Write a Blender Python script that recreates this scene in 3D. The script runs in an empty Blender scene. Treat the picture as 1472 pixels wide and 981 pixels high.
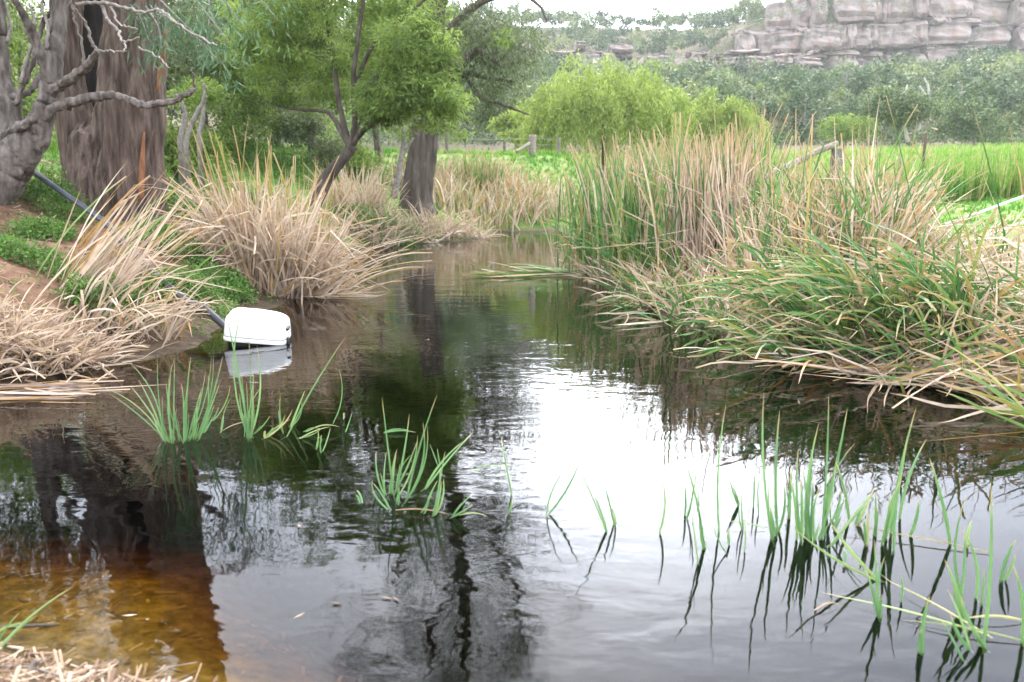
import bpy, bmesh, math, random
import numpy as np
from mathutils import Vector, noise as mnoise

R = math.radians
rng = np.random.default_rng(11)
scene = bpy.context.scene

# ------------------------------------------------------------------ camera
CAMH, LENS, PITCH = 1.25, 28.0, R(10.2)
FPX = 1472 * LENS / 36.0
cam_d = bpy.data.cameras.new('camera')
cam_d.lens = LENS; cam_d.sensor_width = 36.0
cam_d.clip_start = 0.05; cam_d.clip_end = 3000
cam_d.dof.use_dof = True
cam_d.dof.focus_distance = 6.0
cam_d.dof.aperture_fstop = 3.2
cam = bpy.data.objects.new('camera', cam_d)
cam.location = (0, 0, CAMH); cam.rotation_euler = (math.pi/2 - PITCH, 0, 0)
scene.collection.objects.link(cam)
scene.camera = cam

# ------------------------------------------------------------------ sky and sun
SUN_EL, SUN_AZ = R(54.0), R(7.5)          # azimuth measured from +Y towards +X
GLOW_EL = R(15.5)                          # bright break in the overcast low over the valley
SUN_DIR = Vector((math.sin(SUN_AZ)*math.cos(SUN_EL), math.cos(SUN_AZ)*math.cos(SUN_EL), math.sin(SUN_EL)))
world = bpy.data.worlds.new('World'); scene.world = world
world.use_nodes = True
wn, wl = world.node_tree.nodes, world.node_tree.links
wn.clear()
w_out = wn.new('ShaderNodeOutputWorld'); w_bg = wn.new('ShaderNodeBackground')
sky = wn.new('ShaderNodeTexSky'); sky.sky_type = 'NISHITA'; sky.sun_disc = False
sky.sun_elevation = SUN_EL; sky.sun_rotation = SUN_AZ
sky.dust_density = 3.0
tc = wn.new('ShaderNodeTexCoord')
mp = wn.new('ShaderNodeMapping'); mp.inputs['Scale'].default_value = (1.0, 1.0, 2.6)
cl = wn.new('ShaderNodeTexNoise'); cl.inputs['Scale'].default_value = 2.2
cl.inputs['Detail'].default_value = 6.0
wl.new(tc.outputs['Generated'], mp.inputs['Vector']); wl.new(mp.outputs['Vector'], cl.inputs['Vector'])
cr = wn.new('ShaderNodeValToRGB')
cr.color_ramp.elements[0].position = 0.30; cr.color_ramp.elements[0].color = (5.2, 5.6, 6.5, 1)
cr.color_ramp.elements[1].position = 0.72; cr.color_ramp.elements[1].color = (8.2, 8.4, 8.9, 1)
wl.new(cl.outputs['Fac'], cr.inputs['Fac'])
# the overcast brightens smoothly towards a thinner part low under the sun
dot = wn.new('ShaderNodeVectorMath'); dot.operation = 'DOT_PRODUCT'
dot.inputs[1].default_value = (math.sin(SUN_AZ)*math.cos(GLOW_EL), math.cos(SUN_AZ)*math.cos(GLOW_EL), math.sin(GLOW_EL))
wl.new(tc.outputs['Generated'], dot.inputs[0])
mx = wn.new('ShaderNodeMath'); mx.operation = 'MAXIMUM'; mx.inputs[1].default_value = 0.0
wl.new(dot.outputs['Value'], mx.inputs[0])
pw = wn.new('ShaderNodeMath'); pw.operation = 'POWER'; pw.inputs[1].default_value = 34.0
wl.new(mx.outputs[0], pw.inputs[0])
ml = wn.new('ShaderNodeMath'); ml.operation = 'MULTIPLY_ADD'; ml.inputs[1].default_value = 2.3; ml.inputs[2].default_value = 1.0
wl.new(pw.outputs[0], ml.inputs[0])
gl = wn.new('ShaderNodeVectorMath'); gl.operation = 'SCALE'
wl.new(cr.outputs['Color'], gl.inputs[0]); wl.new(ml.outputs[0], gl.inputs['Scale'])
mixs = wn.new('ShaderNodeMix'); mixs.data_type = 'RGBA'; mixs.inputs['Factor'].default_value = 0.85
wl.new(sky.outputs['Color'], mixs.inputs['A']); wl.new(gl.outputs['Vector'], mixs.inputs['B'])
wl.new(mixs.outputs['Result'], w_bg.inputs['Color'])
w_bg.inputs['Strength'].default_value = 0.1
wl.new(w_bg.outputs['Background'], w_out.inputs['Surface'])

sun_d = bpy.data.lights.new('sun', 'SUN')
sun_d.energy = 0.9; sun_d.angle = R(24.0); sun_d.color = (1.0, 0.96, 0.9)
sun = bpy.data.objects.new('sun', sun_d)
sun.rotation_euler = SUN_DIR.to_track_quat('Z', 'Y').to_euler()
scene.collection.objects.link(sun)

scene.view_settings.view_transform = 'Standard'
scene.view_settings.look = 'None'
scene.view_settings.gamma = 1.0
scene.view_settings.exposure = 2.75
scene.render.engine = 'CYCLES'
cy = scene.cycles
cy.use_denoising = True
cy.max_bounces = 8; cy.diffuse_bounces = 3; cy.glossy_bounces = 4
cy.transmission_bounces = 6; cy.transparent_max_bounces = 8; cy.volume_bounces = 1
cy.sample_clamp_indirect = 12.0
cy.use_adaptive_sampling = False

# ------------------------------------------------------------------ helpers
FW = np.array([0, math.cos(PITCH), -math.sin(PITCH)])
UP = np.array([0, math.sin(PITCH), math.cos(PITCH)])
def ray(px, py):
    return FW + np.array([1, 0, 0])*(px-736)/FPX - UP*(py-490.5)/FPX
def wat(px, py, z=0.0):                       # point on the level plane z
    d = ray(px, py); t = (z-CAMH)/d[2]
    return np.array([0, 0, CAMH]) + d*t
def at_y(px, py, Y):                          # point at a ground distance Y
    d = ray(px, py); t = Y/d[1]
    return np.array([0, 0, CAMH]) + d*t
def YM(Y):                                    # survey station -> metres from the camera
    return float(np.interp(Y, [0, 4.5, 5, 5.8, 6.2, 7, 7.6, 9, 10.5, 11.6, 12.9, 13.6, 15.5, 18, 21, 25, 31, 35, 44, 55, 60, 70, 90],
                              [0, 5.0, 5.6, 6.7, 7.3, 8.6, 9.6, 11.5, 15, 17.5, 23, 25, 27, 31, 36, 43, 50, 56, 66, 76, 80, 86, 100]))
def at(px, py, Y): return at_y(px, py, YM(Y))
def grow(p):                                  # plants further off are that much larger than a first survey had them
    D = max(math.hypot(p[0], p[1]), 1.0)
    th = math.atan(CAMH/D)-R(10.2)+R(14.24)
    return D/(1.5/math.tan(th))

def smooth(x, a, b):
    t = np.clip((x-a)/(b-a), 0, 1); return t*t*(3-2*t)

COL = scene.collection
def tag(o, label=None, cat=None, group=None, kind=None):
    if label: o['label'] = label
    if cat: o['category'] = cat
    if group: o['group'] = group
    if kind: o['kind'] = kind
    return o
def empty(name, loc, label=None, cat=None, group=None):
    o = bpy.data.objects.new(name, None); o.location = [float(c) for c in loc]
    o.empty_display_size = 0.1
    COL.objects.link(o); return tag(o, label, cat, group)
def build(name, V, F, mat, parent=None, attrs=None, smooth_shade=False):
    """V (n,3); F list of arrays (m,3)/(m,4). Coordinates are world; parts are shifted to the parent's frame."""
    V = np.asarray(V, dtype=np.float32)
    if parent is not None:
        V = V - np.array(parent.location, dtype=np.float32)
        if parent.parent is not None: V = V - np.array(parent.parent.location, dtype=np.float32)
    me = bpy.data.meshes.new(name)
    me.vertices.add(len(V)); me.vertices.foreach_set('co', V.ravel())
    if not isinstance(F, (list, tuple)): F = [F]
    F = [np.asarray(f, dtype=np.int32) for f in F if len(f)]
    loops = np.concatenate([f.ravel() for f in F])
    tot = np.concatenate([np.full(len(f), f.shape[1], dtype=np.int32) for f in F])
    start = np.concatenate([[0], np.cumsum(tot)[:-1]]).astype(np.int32)
    me.loops.add(len(loops)); me.loops.foreach_set('vertex_index', loops)
    me.polygons.add(len(tot)); me.polygons.foreach_set('loop_start', start)
    try: me.polygons.foreach_set('loop_total', tot)
    except Exception: pass
    me.polygons.foreach_set('use_smooth', np.full(len(tot), bool(smooth_shade)))
    me.update(calc_edges=True)
    for k, a in (attrs or {}).items():
        at_ = me.attributes.new(k, 'FLOAT', 'POINT')
        at_.data.foreach_set('value', np.asarray(a, dtype=np.float32))
    me.materials.append(mat)
    o = bpy.data.objects.new(name, me)
    COL.objects.link(o)
    if parent is not None: o.parent = parent
    return o

class MB:                                     # mesh collector
    def __init__(s): s.V = []; s.Q = []; s.T = []; s.A = []; s.B = []; s.n = 0
    def add(s, V, Q=None, T=None, a=None, b=None):
        V = np.asarray(V, float)
        s.V.append(V)
        if Q is not None and len(Q): s.Q.append(np.asarray(Q)+s.n)
        if T is not None and len(T): s.T.append(np.asarray(T)+s.n)
        s.A.append(np.full(len(V), 0.5) if a is None else np.broadcast_to(np.asarray(a, float), (len(V),)))
        s.B.append(np.full(len(V), 0.0) if b is None else np.broadcast_to(np.asarray(b, float), (len(V),)))
        s.n += len(V); return s
    def obj(s, name, mat, parent=None, smooth_shade=False):
        F = []
        if s.Q: F.append(np.concatenate(s.Q))
        if s.T: F.append(np.concatenate(s.T))
        return build(name, np.concatenate(s.V), F, mat, parent,
                     {'tint': np.concatenate(s.A), 'along': np.concatenate(s.B)}, smooth_shade)

def spline(pts, n):
    pts = np.asarray(pts, float)
    if len(pts) == 2:
        return pts[0] + (pts[1]-pts[0])*np.linspace(0, 1, n)[:, None]
    P = np.vstack([2*pts[0]-pts[1], pts, 2*pts[-1]-pts[-2]])
    out = []
    m = len(pts)-1
    for u in np.linspace(0, m-1e-6, n):
        i = int(u); t = u-i
        p0, p1, p2, p3 = P[i], P[i+1], P[i+2], P[i+3]
        out.append(0.5*((2*p1)+(-p0+p2)*t+(2*p0-5*p1+4*p2-p3)*t*t+(-p0+3*p1-3*p2+p3)*t**3))
    return np.array(out)

def tube(pts, rad, seg=7, lump=0.0, lumpf=3.0, ridge=0.0, seed=0, bark=0.0, bf=6.0):
    pts = np.asarray(pts, float); n = len(pts)
    rad = np.broadcast_to(np.asarray(rad, float), (n,))
    T = np.gradient(pts, axis=0); T /= np.linalg.norm(T, axis=1)[:, None]+1e-9
    ref = np.array([1.0, 0.05, 0.02]) if abs(T[0][0]) < 0.8 else np.array([0.0, 1.0, 0.1])
    N = []; v = ref
    for i in range(n):
        v = v - T[i]*v.dot(T[i]); v /= np.linalg.norm(v)+1e-9; N.append(v)
    N = np.array(N); B = np.cross(T, N)
    ang = np.linspace(0, 2*math.pi, seg, endpoint=False)
    r = rad[:, None]*np.ones(seg)[None]
    if lump or ridge:
        rr = np.random.default_rng(seed+5)
        L = np.concatenate([[0], np.cumsum(np.linalg.norm(np.diff(pts, axis=0), axis=1))])
        ph = rr.uniform(0, 6.28, 6)
        f = 0
        for k in range(3):
            f = f + np.sin(ang[None]*(k+1)+ph[k]+L[:, None]*lumpf*(0.6+0.5*k))/(1+k*0.6)
        g = 0
        for k, m in enumerate((7, 11, 17)):
            g = g + np.abs(np.sin(ang[None]*m*0.5+ph[3+k]+0.5*np.sin(L[:, None]*(1.3+k)+ph[k])))/(1+k*0.4)
        r = r*(1+lump*f*0.5+ridge*(g-1.1))
    V = pts[:, None, :] + r[..., None]*(np.cos(ang)[None, :, None]*N[:, None, :]+np.sin(ang)[None, :, None]*B[:, None, :])
    V = V.reshape(-1, 3)
    if bark:
        axis_ = np.repeat(pts, seg, 0); out_ = V-axis_; ro = np.linalg.norm(out_, axis=1)[:, None]+1e-9; out_ = out_/ro
        dsp = np.array([mnoise.fractal(Vector((q[0]*bf, q[1]*bf, q[2]*bf*0.16+seed)), 0.9, 2.1, 4)*0.7-abs(mnoise.noise(Vector((q[0]*bf*1.7, q[1]*bf*1.7, q[2]*bf*0.12+seed*2))))*0.9 for q in V])
        V = V+out_*dsp[:, None]*bark
    i = np.arange(n-1)[:, None]*seg; j = np.arange(seg)[None]; j2 = (j+1) % seg
    Q = np.stack([i+j, i+j2, i+seg+j2, i+seg+j], -1).reshape(-1, 4)
    V = np.vstack([V, pts[0], pts[-1]])
    c0, c1 = n*seg, n*seg+1
    jj = np.arange(seg); jn = (jj+1) % seg
    Tt = np.vstack([np.stack([np.full(seg, c0), jn, jj], 1), np.stack([np.full(seg, c1), (n-1)*seg+jj, (n-1)*seg+jn], 1)])
    return V, Q, Tt

def box(cx, cy, cz, sx, sy, sz):
    s = np.array([[-1,-1,-1],[1,-1,-1],[1,1,-1],[-1,1,-1],[-1,-1,1],[1,-1,1],[1,1,1],[-1,1,1]])*0.5
    V = s*np.array([sx, sy, sz])+np.array([cx, cy, cz])
    Q = [[0,3,2,1],[4,5,6,7],[0,1,5,4],[1,2,6,5],[2,3,7,6],[3,0,4,7]]
    return V, Q

# ------------------------------------------------------------------ materials
def new_mat(name):
    m = bpy.data.materials.new(name); m.use_nodes = True
    nt = m.node_tree; nt.nodes.clear()
    return m, nt.nodes, nt.links
def ramp(n, stops):
    r = n.new('ShaderNodeValToRGB'); e = r.color_ramp.elements
    while len(e) > 1: e.remove(e[-1])
    e[0].position = stops[0][0]; e[0].color = (*stops[0][1], 1)
    for p, c in stops[1:]:
        x = e.new(p); x.color = (*c, 1)
    return r
def noise(n, l, scale, detail=4, coord='Object', stretch=(1, 1, 1), rough=0.55):
    t = n.new('ShaderNodeTexCoord'); m = n.new('ShaderNodeMapping'); m.inputs['Scale'].default_value = stretch
    x = n.new('ShaderNodeTexNoise'); x.inputs['Scale'].default_value = scale; x.inputs['Detail'].default_value = detail
    x.inputs['Roughness'].default_value = rough
    l.new(t.outputs[coord], m.inputs['Vector']); l.new(m.outputs['Vector'], x.inputs['Vector'])
    return x
def mixc(n, l, a, b, fac, mode='MIX'):
    m = n.new('ShaderNodeMix'); m.data_type = 'RGBA'; m.blend_type = mode
    for s, v in (('A', a), ('B', b)):
        if isinstance(v, tuple): m.inputs[s].default_value = (*v, 1)
        else: l.new(v, m.inputs[s])
    if isinstance(fac, float): m.inputs['Factor'].default_value = fac
    else: l.new(fac, m.inputs['Factor'])
    return m.outputs['Result']

def leaf_mat(name, stops, trans=0.35, rough=0.55, tip=None, spec=0.3, tcol=1.15, tblue=0.75):
    m, n, l = new_mat(name)
    a = n.new('ShaderNodeAttribute'); a.attribute_name = 'tint'
    r = ramp(n, stops); l.new(a.outputs['Fac'], r.inputs['Fac'])
    col = r.outputs['Color']
    nz = noise(n, l, 9.0, 3)
    nr = ramp(n, [(0.3, (0.72, 0.74, 0.7)), (0.7, (1.18, 1.14, 1.05))]); l.new(nz.outputs['Fac'], nr.inputs['Fac'])
    col = mixc(n, l, col, nr.outputs['Color'], 0.8, 'MULTIPLY')
    if tip:
        b = n.new('ShaderNodeAttribute'); b.attribute_name = 'along'
        tr = ramp(n, [(0.0, (0.25, 0.25, 0.25)), (0.08, (0, 0, 0)), (0.82, (0, 0, 0)), (0.97, (1, 1, 1))]); l.new(b.outputs['Fac'], tr.inputs['Fac'])
        col = mixc(n, l, col, tip, tr.outputs['Color'])
    p = n.new('ShaderNodeBsdfPrincipled'); p.inputs['Roughness'].default_value = rough
    p.inputs['Specular IOR Level'].default_value = spec
    l.new(col, p.inputs['Base Color'])
    t = n.new('ShaderNodeBsdfTranslucent')
    tc_ = mixc(n, l, col, (tcol, tcol, tcol*tblue), 1.0, 'MULTIPLY'); l.new(tc_, t.inputs['Color'])
    mx_ = n.new('ShaderNodeMixShader'); mx_.inputs['Fac'].default_value = trans
    l.new(p.outputs[0], mx_.inputs[1]); l.new(t.outputs[0], mx_.inputs[2])
    o = n.new('ShaderNodeOutputMaterial'); l.new(mx_.outputs[0], o.inputs['Surface'])
    return m

def solid_mat(name, stops, scale=6.0, detail=5, stretch=(1, 1, 1), rough=0.8, bump=0.4, bscale=None, coord='Object', spec=0.3, bdist=0.02, extra=None):
    m, n, l = new_mat(name)
    nz = noise(n, l, scale, detail, coord, stretch)
    r = ramp(n, stops); l.new(nz.outputs['Fac'], r.inputs['Fac'])
    col = r.outputs['Color']
    if extra: col = extra(n, l, col)
    p = n.new('ShaderNodeBsdfPrincipled'); p.inputs['Roughness'].default_value = rough
    p.inputs['Specular IOR Level'].default_value = spec
    l.new(col, p.inputs['Base Color'])
    if bump:
        bz = noise(n, l, bscale or scale*2.5, 6, coord, stretch, 0.65)
        b = n.new('ShaderNodeBump'); b.inputs['Strength'].default_value = bump; b.inputs['Distance'].default_value = bdist
        l.new(bz.outputs['Fac'], b.inputs['Height']); l.new(b.outputs['Normal'], p.inputs['Normal'])
    o = n.new('ShaderNodeOutputMaterial'); l.new(p.outputs[0], o.inputs['Surface'])
    return m

REED = [(0.0, (0.045, 0.115, 0.035)), (0.2, (0.085, 0.20, 0.06)), (0.36, (0.16, 0.26, 0.07)), (0.48, (0.30, 0.26, 0.07)),
        (0.58, (0.40, 0.235, 0.10)), (0.68, (0.42, 0.32, 0.235)), (0.84, (0.58, 0.48, 0.395)), (0.93, (0.42, 0.33, 0.27)), (1.0, (0.27, 0.19, 0.155))]
M_reed = leaf_mat('reed_leaf', REED, 0.25, 0.5, tip=(0.36, 0.25, 0.14), tblue=0.98)
M_shoot = leaf_mat('reed_shoot', [(0.0, (0.085, 0.185, 0.08)), (0.5, (0.145, 0.275, 0.115)), (0.75, (0.26, 0.34, 0.14)), (0.9, (0.34, 0.33, 0.16)), (1.0, (0.36, 0.25, 0.17))],
                   0.3, 0.45, tip=(0.40, 0.33, 0.16))
M_grass = leaf_mat('grass_blade', [(0.0, (0.055, 0.15, 0.02)), (0.5, (0.105, 0.275, 0.03)), (0.8, (0.18, 0.34, 0.05)), (1.0, (0.42, 0.36, 0.20))], 0.35)
M_herb = leaf_mat('herb_leaf', [(0.0, (0.05, 0.115, 0.025)), (0.6, (0.11, 0.22, 0.05)), (1.0, (0.18, 0.31, 0.08))], 0.38)
M_wattle = leaf_mat('wattle_leaf', [(0.0, (0.075, 0.125, 0.032)), (0.5, (0.165, 0.245, 0.06)), (1.0, (0.28, 0.37, 0.105))], 0.45)
M_dull = leaf_mat('dull_leaf', [(0.0, (0.065, 0.085, 0.045)), (0.5, (0.12, 0.155, 0.08)), (1.0, (0.19, 0.23, 0.13))], 0.4)
M_blue = leaf_mat('blue_gum_leaf', [(0.0, (0.05, 0.10, 0.06)), (0.5, (0.08, 0.16, 0.095)), (1.0, (0.15, 0.235, 0.14))], 0.35)
M_willow = leaf_mat('willow_leaf', [(0.0, (0.12, 0.17, 0.04)), (0.5, (0.22, 0.295, 0.075)), (1.0, (0.33, 0.40, 0.12))], 0.45)
M_hill = leaf_mat('gum_leaf', [(0.0, (0.034, 0.062, 0.036)), (0.5, (0.09, 0.135, 0.07)), (1.0, (0.21, 0.25, 0.11))], 0.28)

M_bark_grey = solid_mat('grey_bark', [(0.3, (0.05, 0.04, 0.034)), (0.5, (0.13, 0.11, 0.095)), (0.7, (0.23, 0.20, 0.18))], 14, 7, (1, 1, 0.3), 0.9, 1.0, 40, bdist=0.03)
M_bark_brown = solid_mat('brown_bark', [(0.3, (0.04, 0.027, 0.021)), (0.5, (0.125, 0.088, 0.069)), (0.72, (0.235, 0.178, 0.147))], 15, 9, (1, 1, 0.14), 0.92, 1.0, 34, bdist=0.06)
M_cleft_dark = solid_mat('cleft_dark', [(0.3, (0.012, 0.010, 0.009)), (0.7, (0.035, 0.029, 0.026))], 12, 5, (1, 1, 0.3), 0.95, 0.8)
M_bark_dark = solid_mat('dark_bark', [(0.25, (0.03, 0.024, 0.02)), (0.55, (0.09, 0.072, 0.058)), (0.8, (0.17, 0.14, 0.115))], 8, 6, (1, 1, 0.2), 0.9, 0.9, bdist=0.03)
M_twig = solid_mat('pale_twig', [(0.3, (0.12, 0.10, 0.088)), (0.7, (0.27, 0.24, 0.21))], 12, 4, (1, 1, 1), 0.85, 0.3)
M_white_wood = solid_mat('bleached_wood', [(0.3, (0.26, 0.245, 0.23)), (0.7, (0.42, 0.40, 0.38))], 4, 4, (1, 1, 0.4), 0.85, 0.3)
M_orange_bark = solid_mat('orange_bark', [(0.3, (0.12, 0.05, 0.025)), (0.7, (0.30, 0.135, 0.065))], 14, 5, (1, 1, 0.2), 0.85, 0.6)
M_post = solid_mat('weathered_post', [(0.25, (0.07, 0.06, 0.05)), (0.6, (0.19, 0.165, 0.145)), (0.8, (0.30, 0.27, 0.24))], 14, 6, (1, 1, 0.12), 0.9, 0.8)
M_rail = solid_mat('weathered_rail', [(0.25, (0.13, 0.10, 0.08)), (0.55, (0.26, 0.22, 0.18)), (0.8, (0.36, 0.33, 0.29))], 11, 6, (1, 1, 1), 0.9, 0.6)
M_steel = solid_mat('rusty_steel', [(0.3, (0.05, 0.035, 0.03)), (0.7, (0.13, 0.075, 0.05))], 20, 5, (1, 1, 1), 0.7, 0.2)
M_galv = solid_mat('galvanised_tube', [(0.3, (0.55, 0.57, 0.58)), (0.7, (0.70, 0.71, 0.71))], 20, 4, (1, 1, 1), 0.45, 0.1)
M_wire = solid_mat('fence_wire', [(0.3, (0.15, 0.15, 0.15)), (0.7, (0.25, 0.25, 0.25))], 20, 2, (1, 1, 1), 0.5, 0.0)
M_poly = solid_mat('black_poly_pipe', [(0.3, (0.018, 0.022, 0.03)), (0.7, (0.045, 0.05, 0.062))], 9, 4, (1, 1, 1), 0.42, 0.1, spec=0.5)
M_white = solid_mat('white_plastic', [(0.28, (0.42, 0.39, 0.32)), (0.42, (0.70, 0.70, 0.67)), (0.62, (0.78, 0.78, 0.77))], 7, 8, (1, 1, 1), 0.38, 0.08, spec=0.5)
M_black = solid_mat('black_plastic', [(0.3, (0.012, 0.012, 0.013)), (0.7, (0.03, 0.028, 0.027))], 15, 4, (1, 1, 1), 0.5, 0.2)
M_litter = leaf_mat('bark_litter', [(0.0, (0.09, 0.055, 0.035)), (0.4, (0.19, 0.12, 0.08)), (0.75, (0.32, 0.23, 0.165)), (1.0, (0.47, 0.38, 0.30))], 0.05, 0.8)

# ------------------------------------------------------------------ terrain
OUT_PX = [(-420, 640), (-260, 585), (0, 556), (70, 548), (130, 528), (200, 520), (290, 498), (318, 470), (400, 440), (470, 405), (490, 375),
          (535, 357), (600, 351), (690, 345), (720, 334), (795, 333), (815, 345), (820, 385), (890, 425), (985, 470), (1080, 498), (1230, 522), (1500, 545),
          (1750, 640), (2050, 760), (2300, 1000), (2300, 1350), (1500, 1230), (736, 1180), (360, 1010), (200, 985), (95, 968), (30, 945), (-60, 930),
          (-250, 900), (-420, 860), (-520, 740)]
OUT = np.array([wat(*p)[:2] for p in OUT_PX])
def sdf(x, y):
    P = np.stack([np.asarray(x, float).ravel(), np.asarray(y, float).ravel()], 1)
    best = np.full(len(P), 1e9); inside = np.zeros(len(P), bool)
    n = len(OUT)
    for i in range(n):
        a, b = OUT[i], OUT[(i+1) % n]
        e = b-a; w = P-a
        t = np.clip(w@e/(e@e), 0, 1)
        d = np.hypot(*(w-t[:, None]*e).T); best = np.minimum(best, d)
        c = ((a[1] > P[:, 1]) != (b[1] > P[:, 1]))
        with np.errstate(divide='ignore', invalid='ignore'):
            xi = a[0]+(P[:, 1]-a[1])*(b[0]-a[0])/(b[1]-a[1])
        inside ^= c & (P[:, 0] < xi)
    return np.where(inside, -best, best)
def wob(x, y, f, s=0.0):
    return (np.sin(x*f+1.3+s)*np.cos(y*f*0.9+0.4+s*2)+0.5*np.sin(x*f*2.3+y*f*1.7+2+s)+0.3*np.sin(x*f*4.1-y*f*3.7+s))/1.8
def H(x, y):
    x = np.asarray(x, float); y = np.asarray(y, float); shp = x.shape
    x = x.ravel(); y = y.ravel()
    d = sdf(x, y)
    left = smooth(-x, 0.8, 3.2)*smooth(y, 3.0, 4.5)
    far = smooth(y, 22.0, 29.0)*(1-left)*smooth(-x, -6.0, -2.0)
    right = np.clip(1-left-far, 0, 1)
    dd = np.maximum(d, 0)
    hl = 0.74*smooth(dd, -0.15, 2.1)+0.17*np.clip(dd-1.5, 0, 3)+0.30*np.clip(dd-3.2, 0, 7)+0.34*smooth(-x, 5.3, 6.6)*smooth(-y, -12.0, -9.5)
    hf = 0.70*smooth(dd, -0.15, 2.5)+0.30*np.clip(dd-2.0, 0, 9)
    hr = 0.48*smooth(dd, -0.2, 3.0)+0.05*np.clip(dd-3.0, 0, 6)+0.085*np.clip(dd-9.0, 0, 32)
    near = smooth(-y, -4.0, -2.5)
    hn = 0.10*smooth(dd, 0.0, 0.25)+0.12*smooth(dd, 0.2, 1.6)
    h = left*hl+far*hf+right*hr
    h = h*(1-near)+hn*near
    h = h+np.where(dd > 0, 1, 0)*(0.07*wob(x, y, 1.1)*smooth(dd, 0.1, 1.5)+0.025*wob(x, y, 4.3)*smooth(dd, 0.0, 0.5)*(0.4+0.6*left))
    steep = 0.34+0.9*smooth(y, 3.0, 4.5)+0.5*smooth(x, 0.0, 1.5)+0.9*smooth(x, -1.2, -0.35)
    dn = np.maximum(-d, 0); bed = -np.minimum(steep*dn*0.75+0.35*np.maximum(dn-0.5, 0), 0.95)+0.02*wob(x, y, 5.0)*smooth(-d, 0.05, 0.4)
    h = np.where(d > 0, h, bed)
    farfall = smooth(np.hypot(x, y), 45, 82)
    h = h*(1-farfall)+5.0*farfall
    return h.reshape(shp)
def axis(lo, hi, step, far_lo, far_hi, growth=1.14):
    a = list(np.arange(lo, hi, step)); s = step; v = a[-1]
    while v < far_hi: s *= growth; v += s; a.append(v)
    s = step; v = lo; b = []
    while v > far_lo: s *= growth; v -= s; b.append(v)
    return np.array(b[::-1]+a)
gx = axis(-8.5, 8.5, 0.115, -480, 480); gy = axis(0.6, 32.0, 0.115, -40, 640)
GX, GY = np.meshgrid(gx, gy)
GZ = H(GX, GY)
GD = sdf(GX, GY).reshape(GX.shape)
nx, ny = len(gx), len(gy)
ii = (np.arange(ny-1)[:, None]*nx+np.arange(nx-1)[None])
GQ = np.stack([ii, ii+1, ii+nx+1, ii+nx], -1).reshape(-1, 4)
leftw = smooth(-GX, 1.2, 3.0)
dirt = leftw*(1-smooth(GD, 3.2, 5.0))*smooth(GY, 3.5, 4.5)*(1-smooth(GY, 12.5, 16.0))
dirt = np.maximum(dirt, (GY < 3.4)*1.0)
mud = (1-smooth(GD, 0.0, 0.9))
m, n, l = new_mat('ground_earth_and_grass')
aG = n.new('ShaderNodeAttribute'); aG.attribute_name = 'dirt'
aM = n.new('ShaderNodeAttribute'); aM.attribute_name = 'mud'
aS = n.new('ShaderNodeAttribute'); aS.attribute_name = 'sand'
nz = noise(n, l, 1.6, 6); rg = ramp(n, [(0.34, (0.05, 0.105, 0.018)), (0.5, (0.09, 0.175, 0.028)), (0.62, (0.19, 0.20, 0.07))]); l.new(nz.outputs['Fac'], rg.inputs['Fac'])
nd = noise(n, l, 7.0, 8, rough=0.7); rd = ramp(n, [(0.3, (0.065, 0.036, 0.022)), (0.52, (0.15, 0.085, 0.052)), (0.75, (0.25, 0.165, 0.115))]); l.new(nd.outputs['Fac'], rd.inputs['Fac'])
nm = noise(n, l, 11.0, 7, rough=0.7); rm = ramp(n, [(0.32, (0.05, 0.032, 0.016)), (0.5, (0.16, 0.11, 0.055)), (0.7, (0.31, 0.22, 0.12))]); l.new(nm.outputs['Fac'], rm.inputs['Fac'])
c = mixc(n, l, rg.outputs['Color'], rd.outputs['Color'], aG.outputs['Fac'])
rk = ramp(n, [(0.32, (0.022, 0.016, 0.010)), (0.5, (0.055, 0.04, 0.025)), (0.7, (0.11, 0.08, 0.05))]); l.new(nm.outputs['Fac'], rk.inputs['Fac'])
cm = mixc(n, l, rk.outputs['Color'], rm.outputs['Color'], aS.outputs['Fac'])
c = mixc(n, l, c, cm, aM.outputs['Fac'])
p = n.new('ShaderNodeBsdfPrincipled'); p.inputs['Roughness'].default_value = 0.9; p.inputs['Specular IOR Level'].default_value = 0.2
l.new(c, p.inputs['Base Color'])
b = n.new('ShaderNodeBump'); b.inputs['Strength'].default_value = 0.8; b.inputs['Distance'].default_value = 0.03
l.new(nd.outputs['Fac'], b.inputs['Height']); l.new(b.outputs['Normal'], p.inputs['Normal'])
o = n.new('ShaderNodeOutputMaterial'); l.new(p.outputs[0], o.inputs['Surface'])
ground = build('ground', np.stack([GX.ravel(), GY.ravel(), GZ.ravel()], 1), GQ, m, None, {'dirt': dirt.ravel(), 'mud': mud.ravel(), 'sand': (1-smooth(GY, 2.6, 3.6)).ravel()}, True)
tag(ground, kind='structure')

# ------------------------------------------------------------------ water: a closed body with tannin absorption
m, n, l = new_mat('creek_water')
t = n.new('ShaderNodeTexCoord')
def wnoise(scale, stretch, detail, rot=0.0):
    mpp = n.new('ShaderNodeMapping'); mpp.inputs['Scale'].default_value = stretch; mpp.inputs['Rotation'].default_value = (0, 0, rot)
    x = n.new('ShaderNodeTexNoise'); x.inputs['Scale'].default_value = scale; x.inputs['Detail'].default_value = detail
    x.inputs['Distortion'].default_value = 0.3
    l.new(t.outputs['Object'], mpp.inputs['Vector']); l.new(mpp.outputs['Vector'], x.inputs['Vector']); return x.outputs['Fac']
fine = wnoise(7.5, (0.75, 1.25, 1), 2.5, 0.2)
broad = wnoise(1.5, (0.8, 1.2, 1), 2.0, -0.2)
patch = wnoise(0.55, (1, 1, 1), 2.0)
pr = ramp(n, [(0.40, (0.12, 0.12, 0.12)), (0.60, (1, 1, 1))]); l.new(patch, pr.inputs['Fac'])
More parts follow.
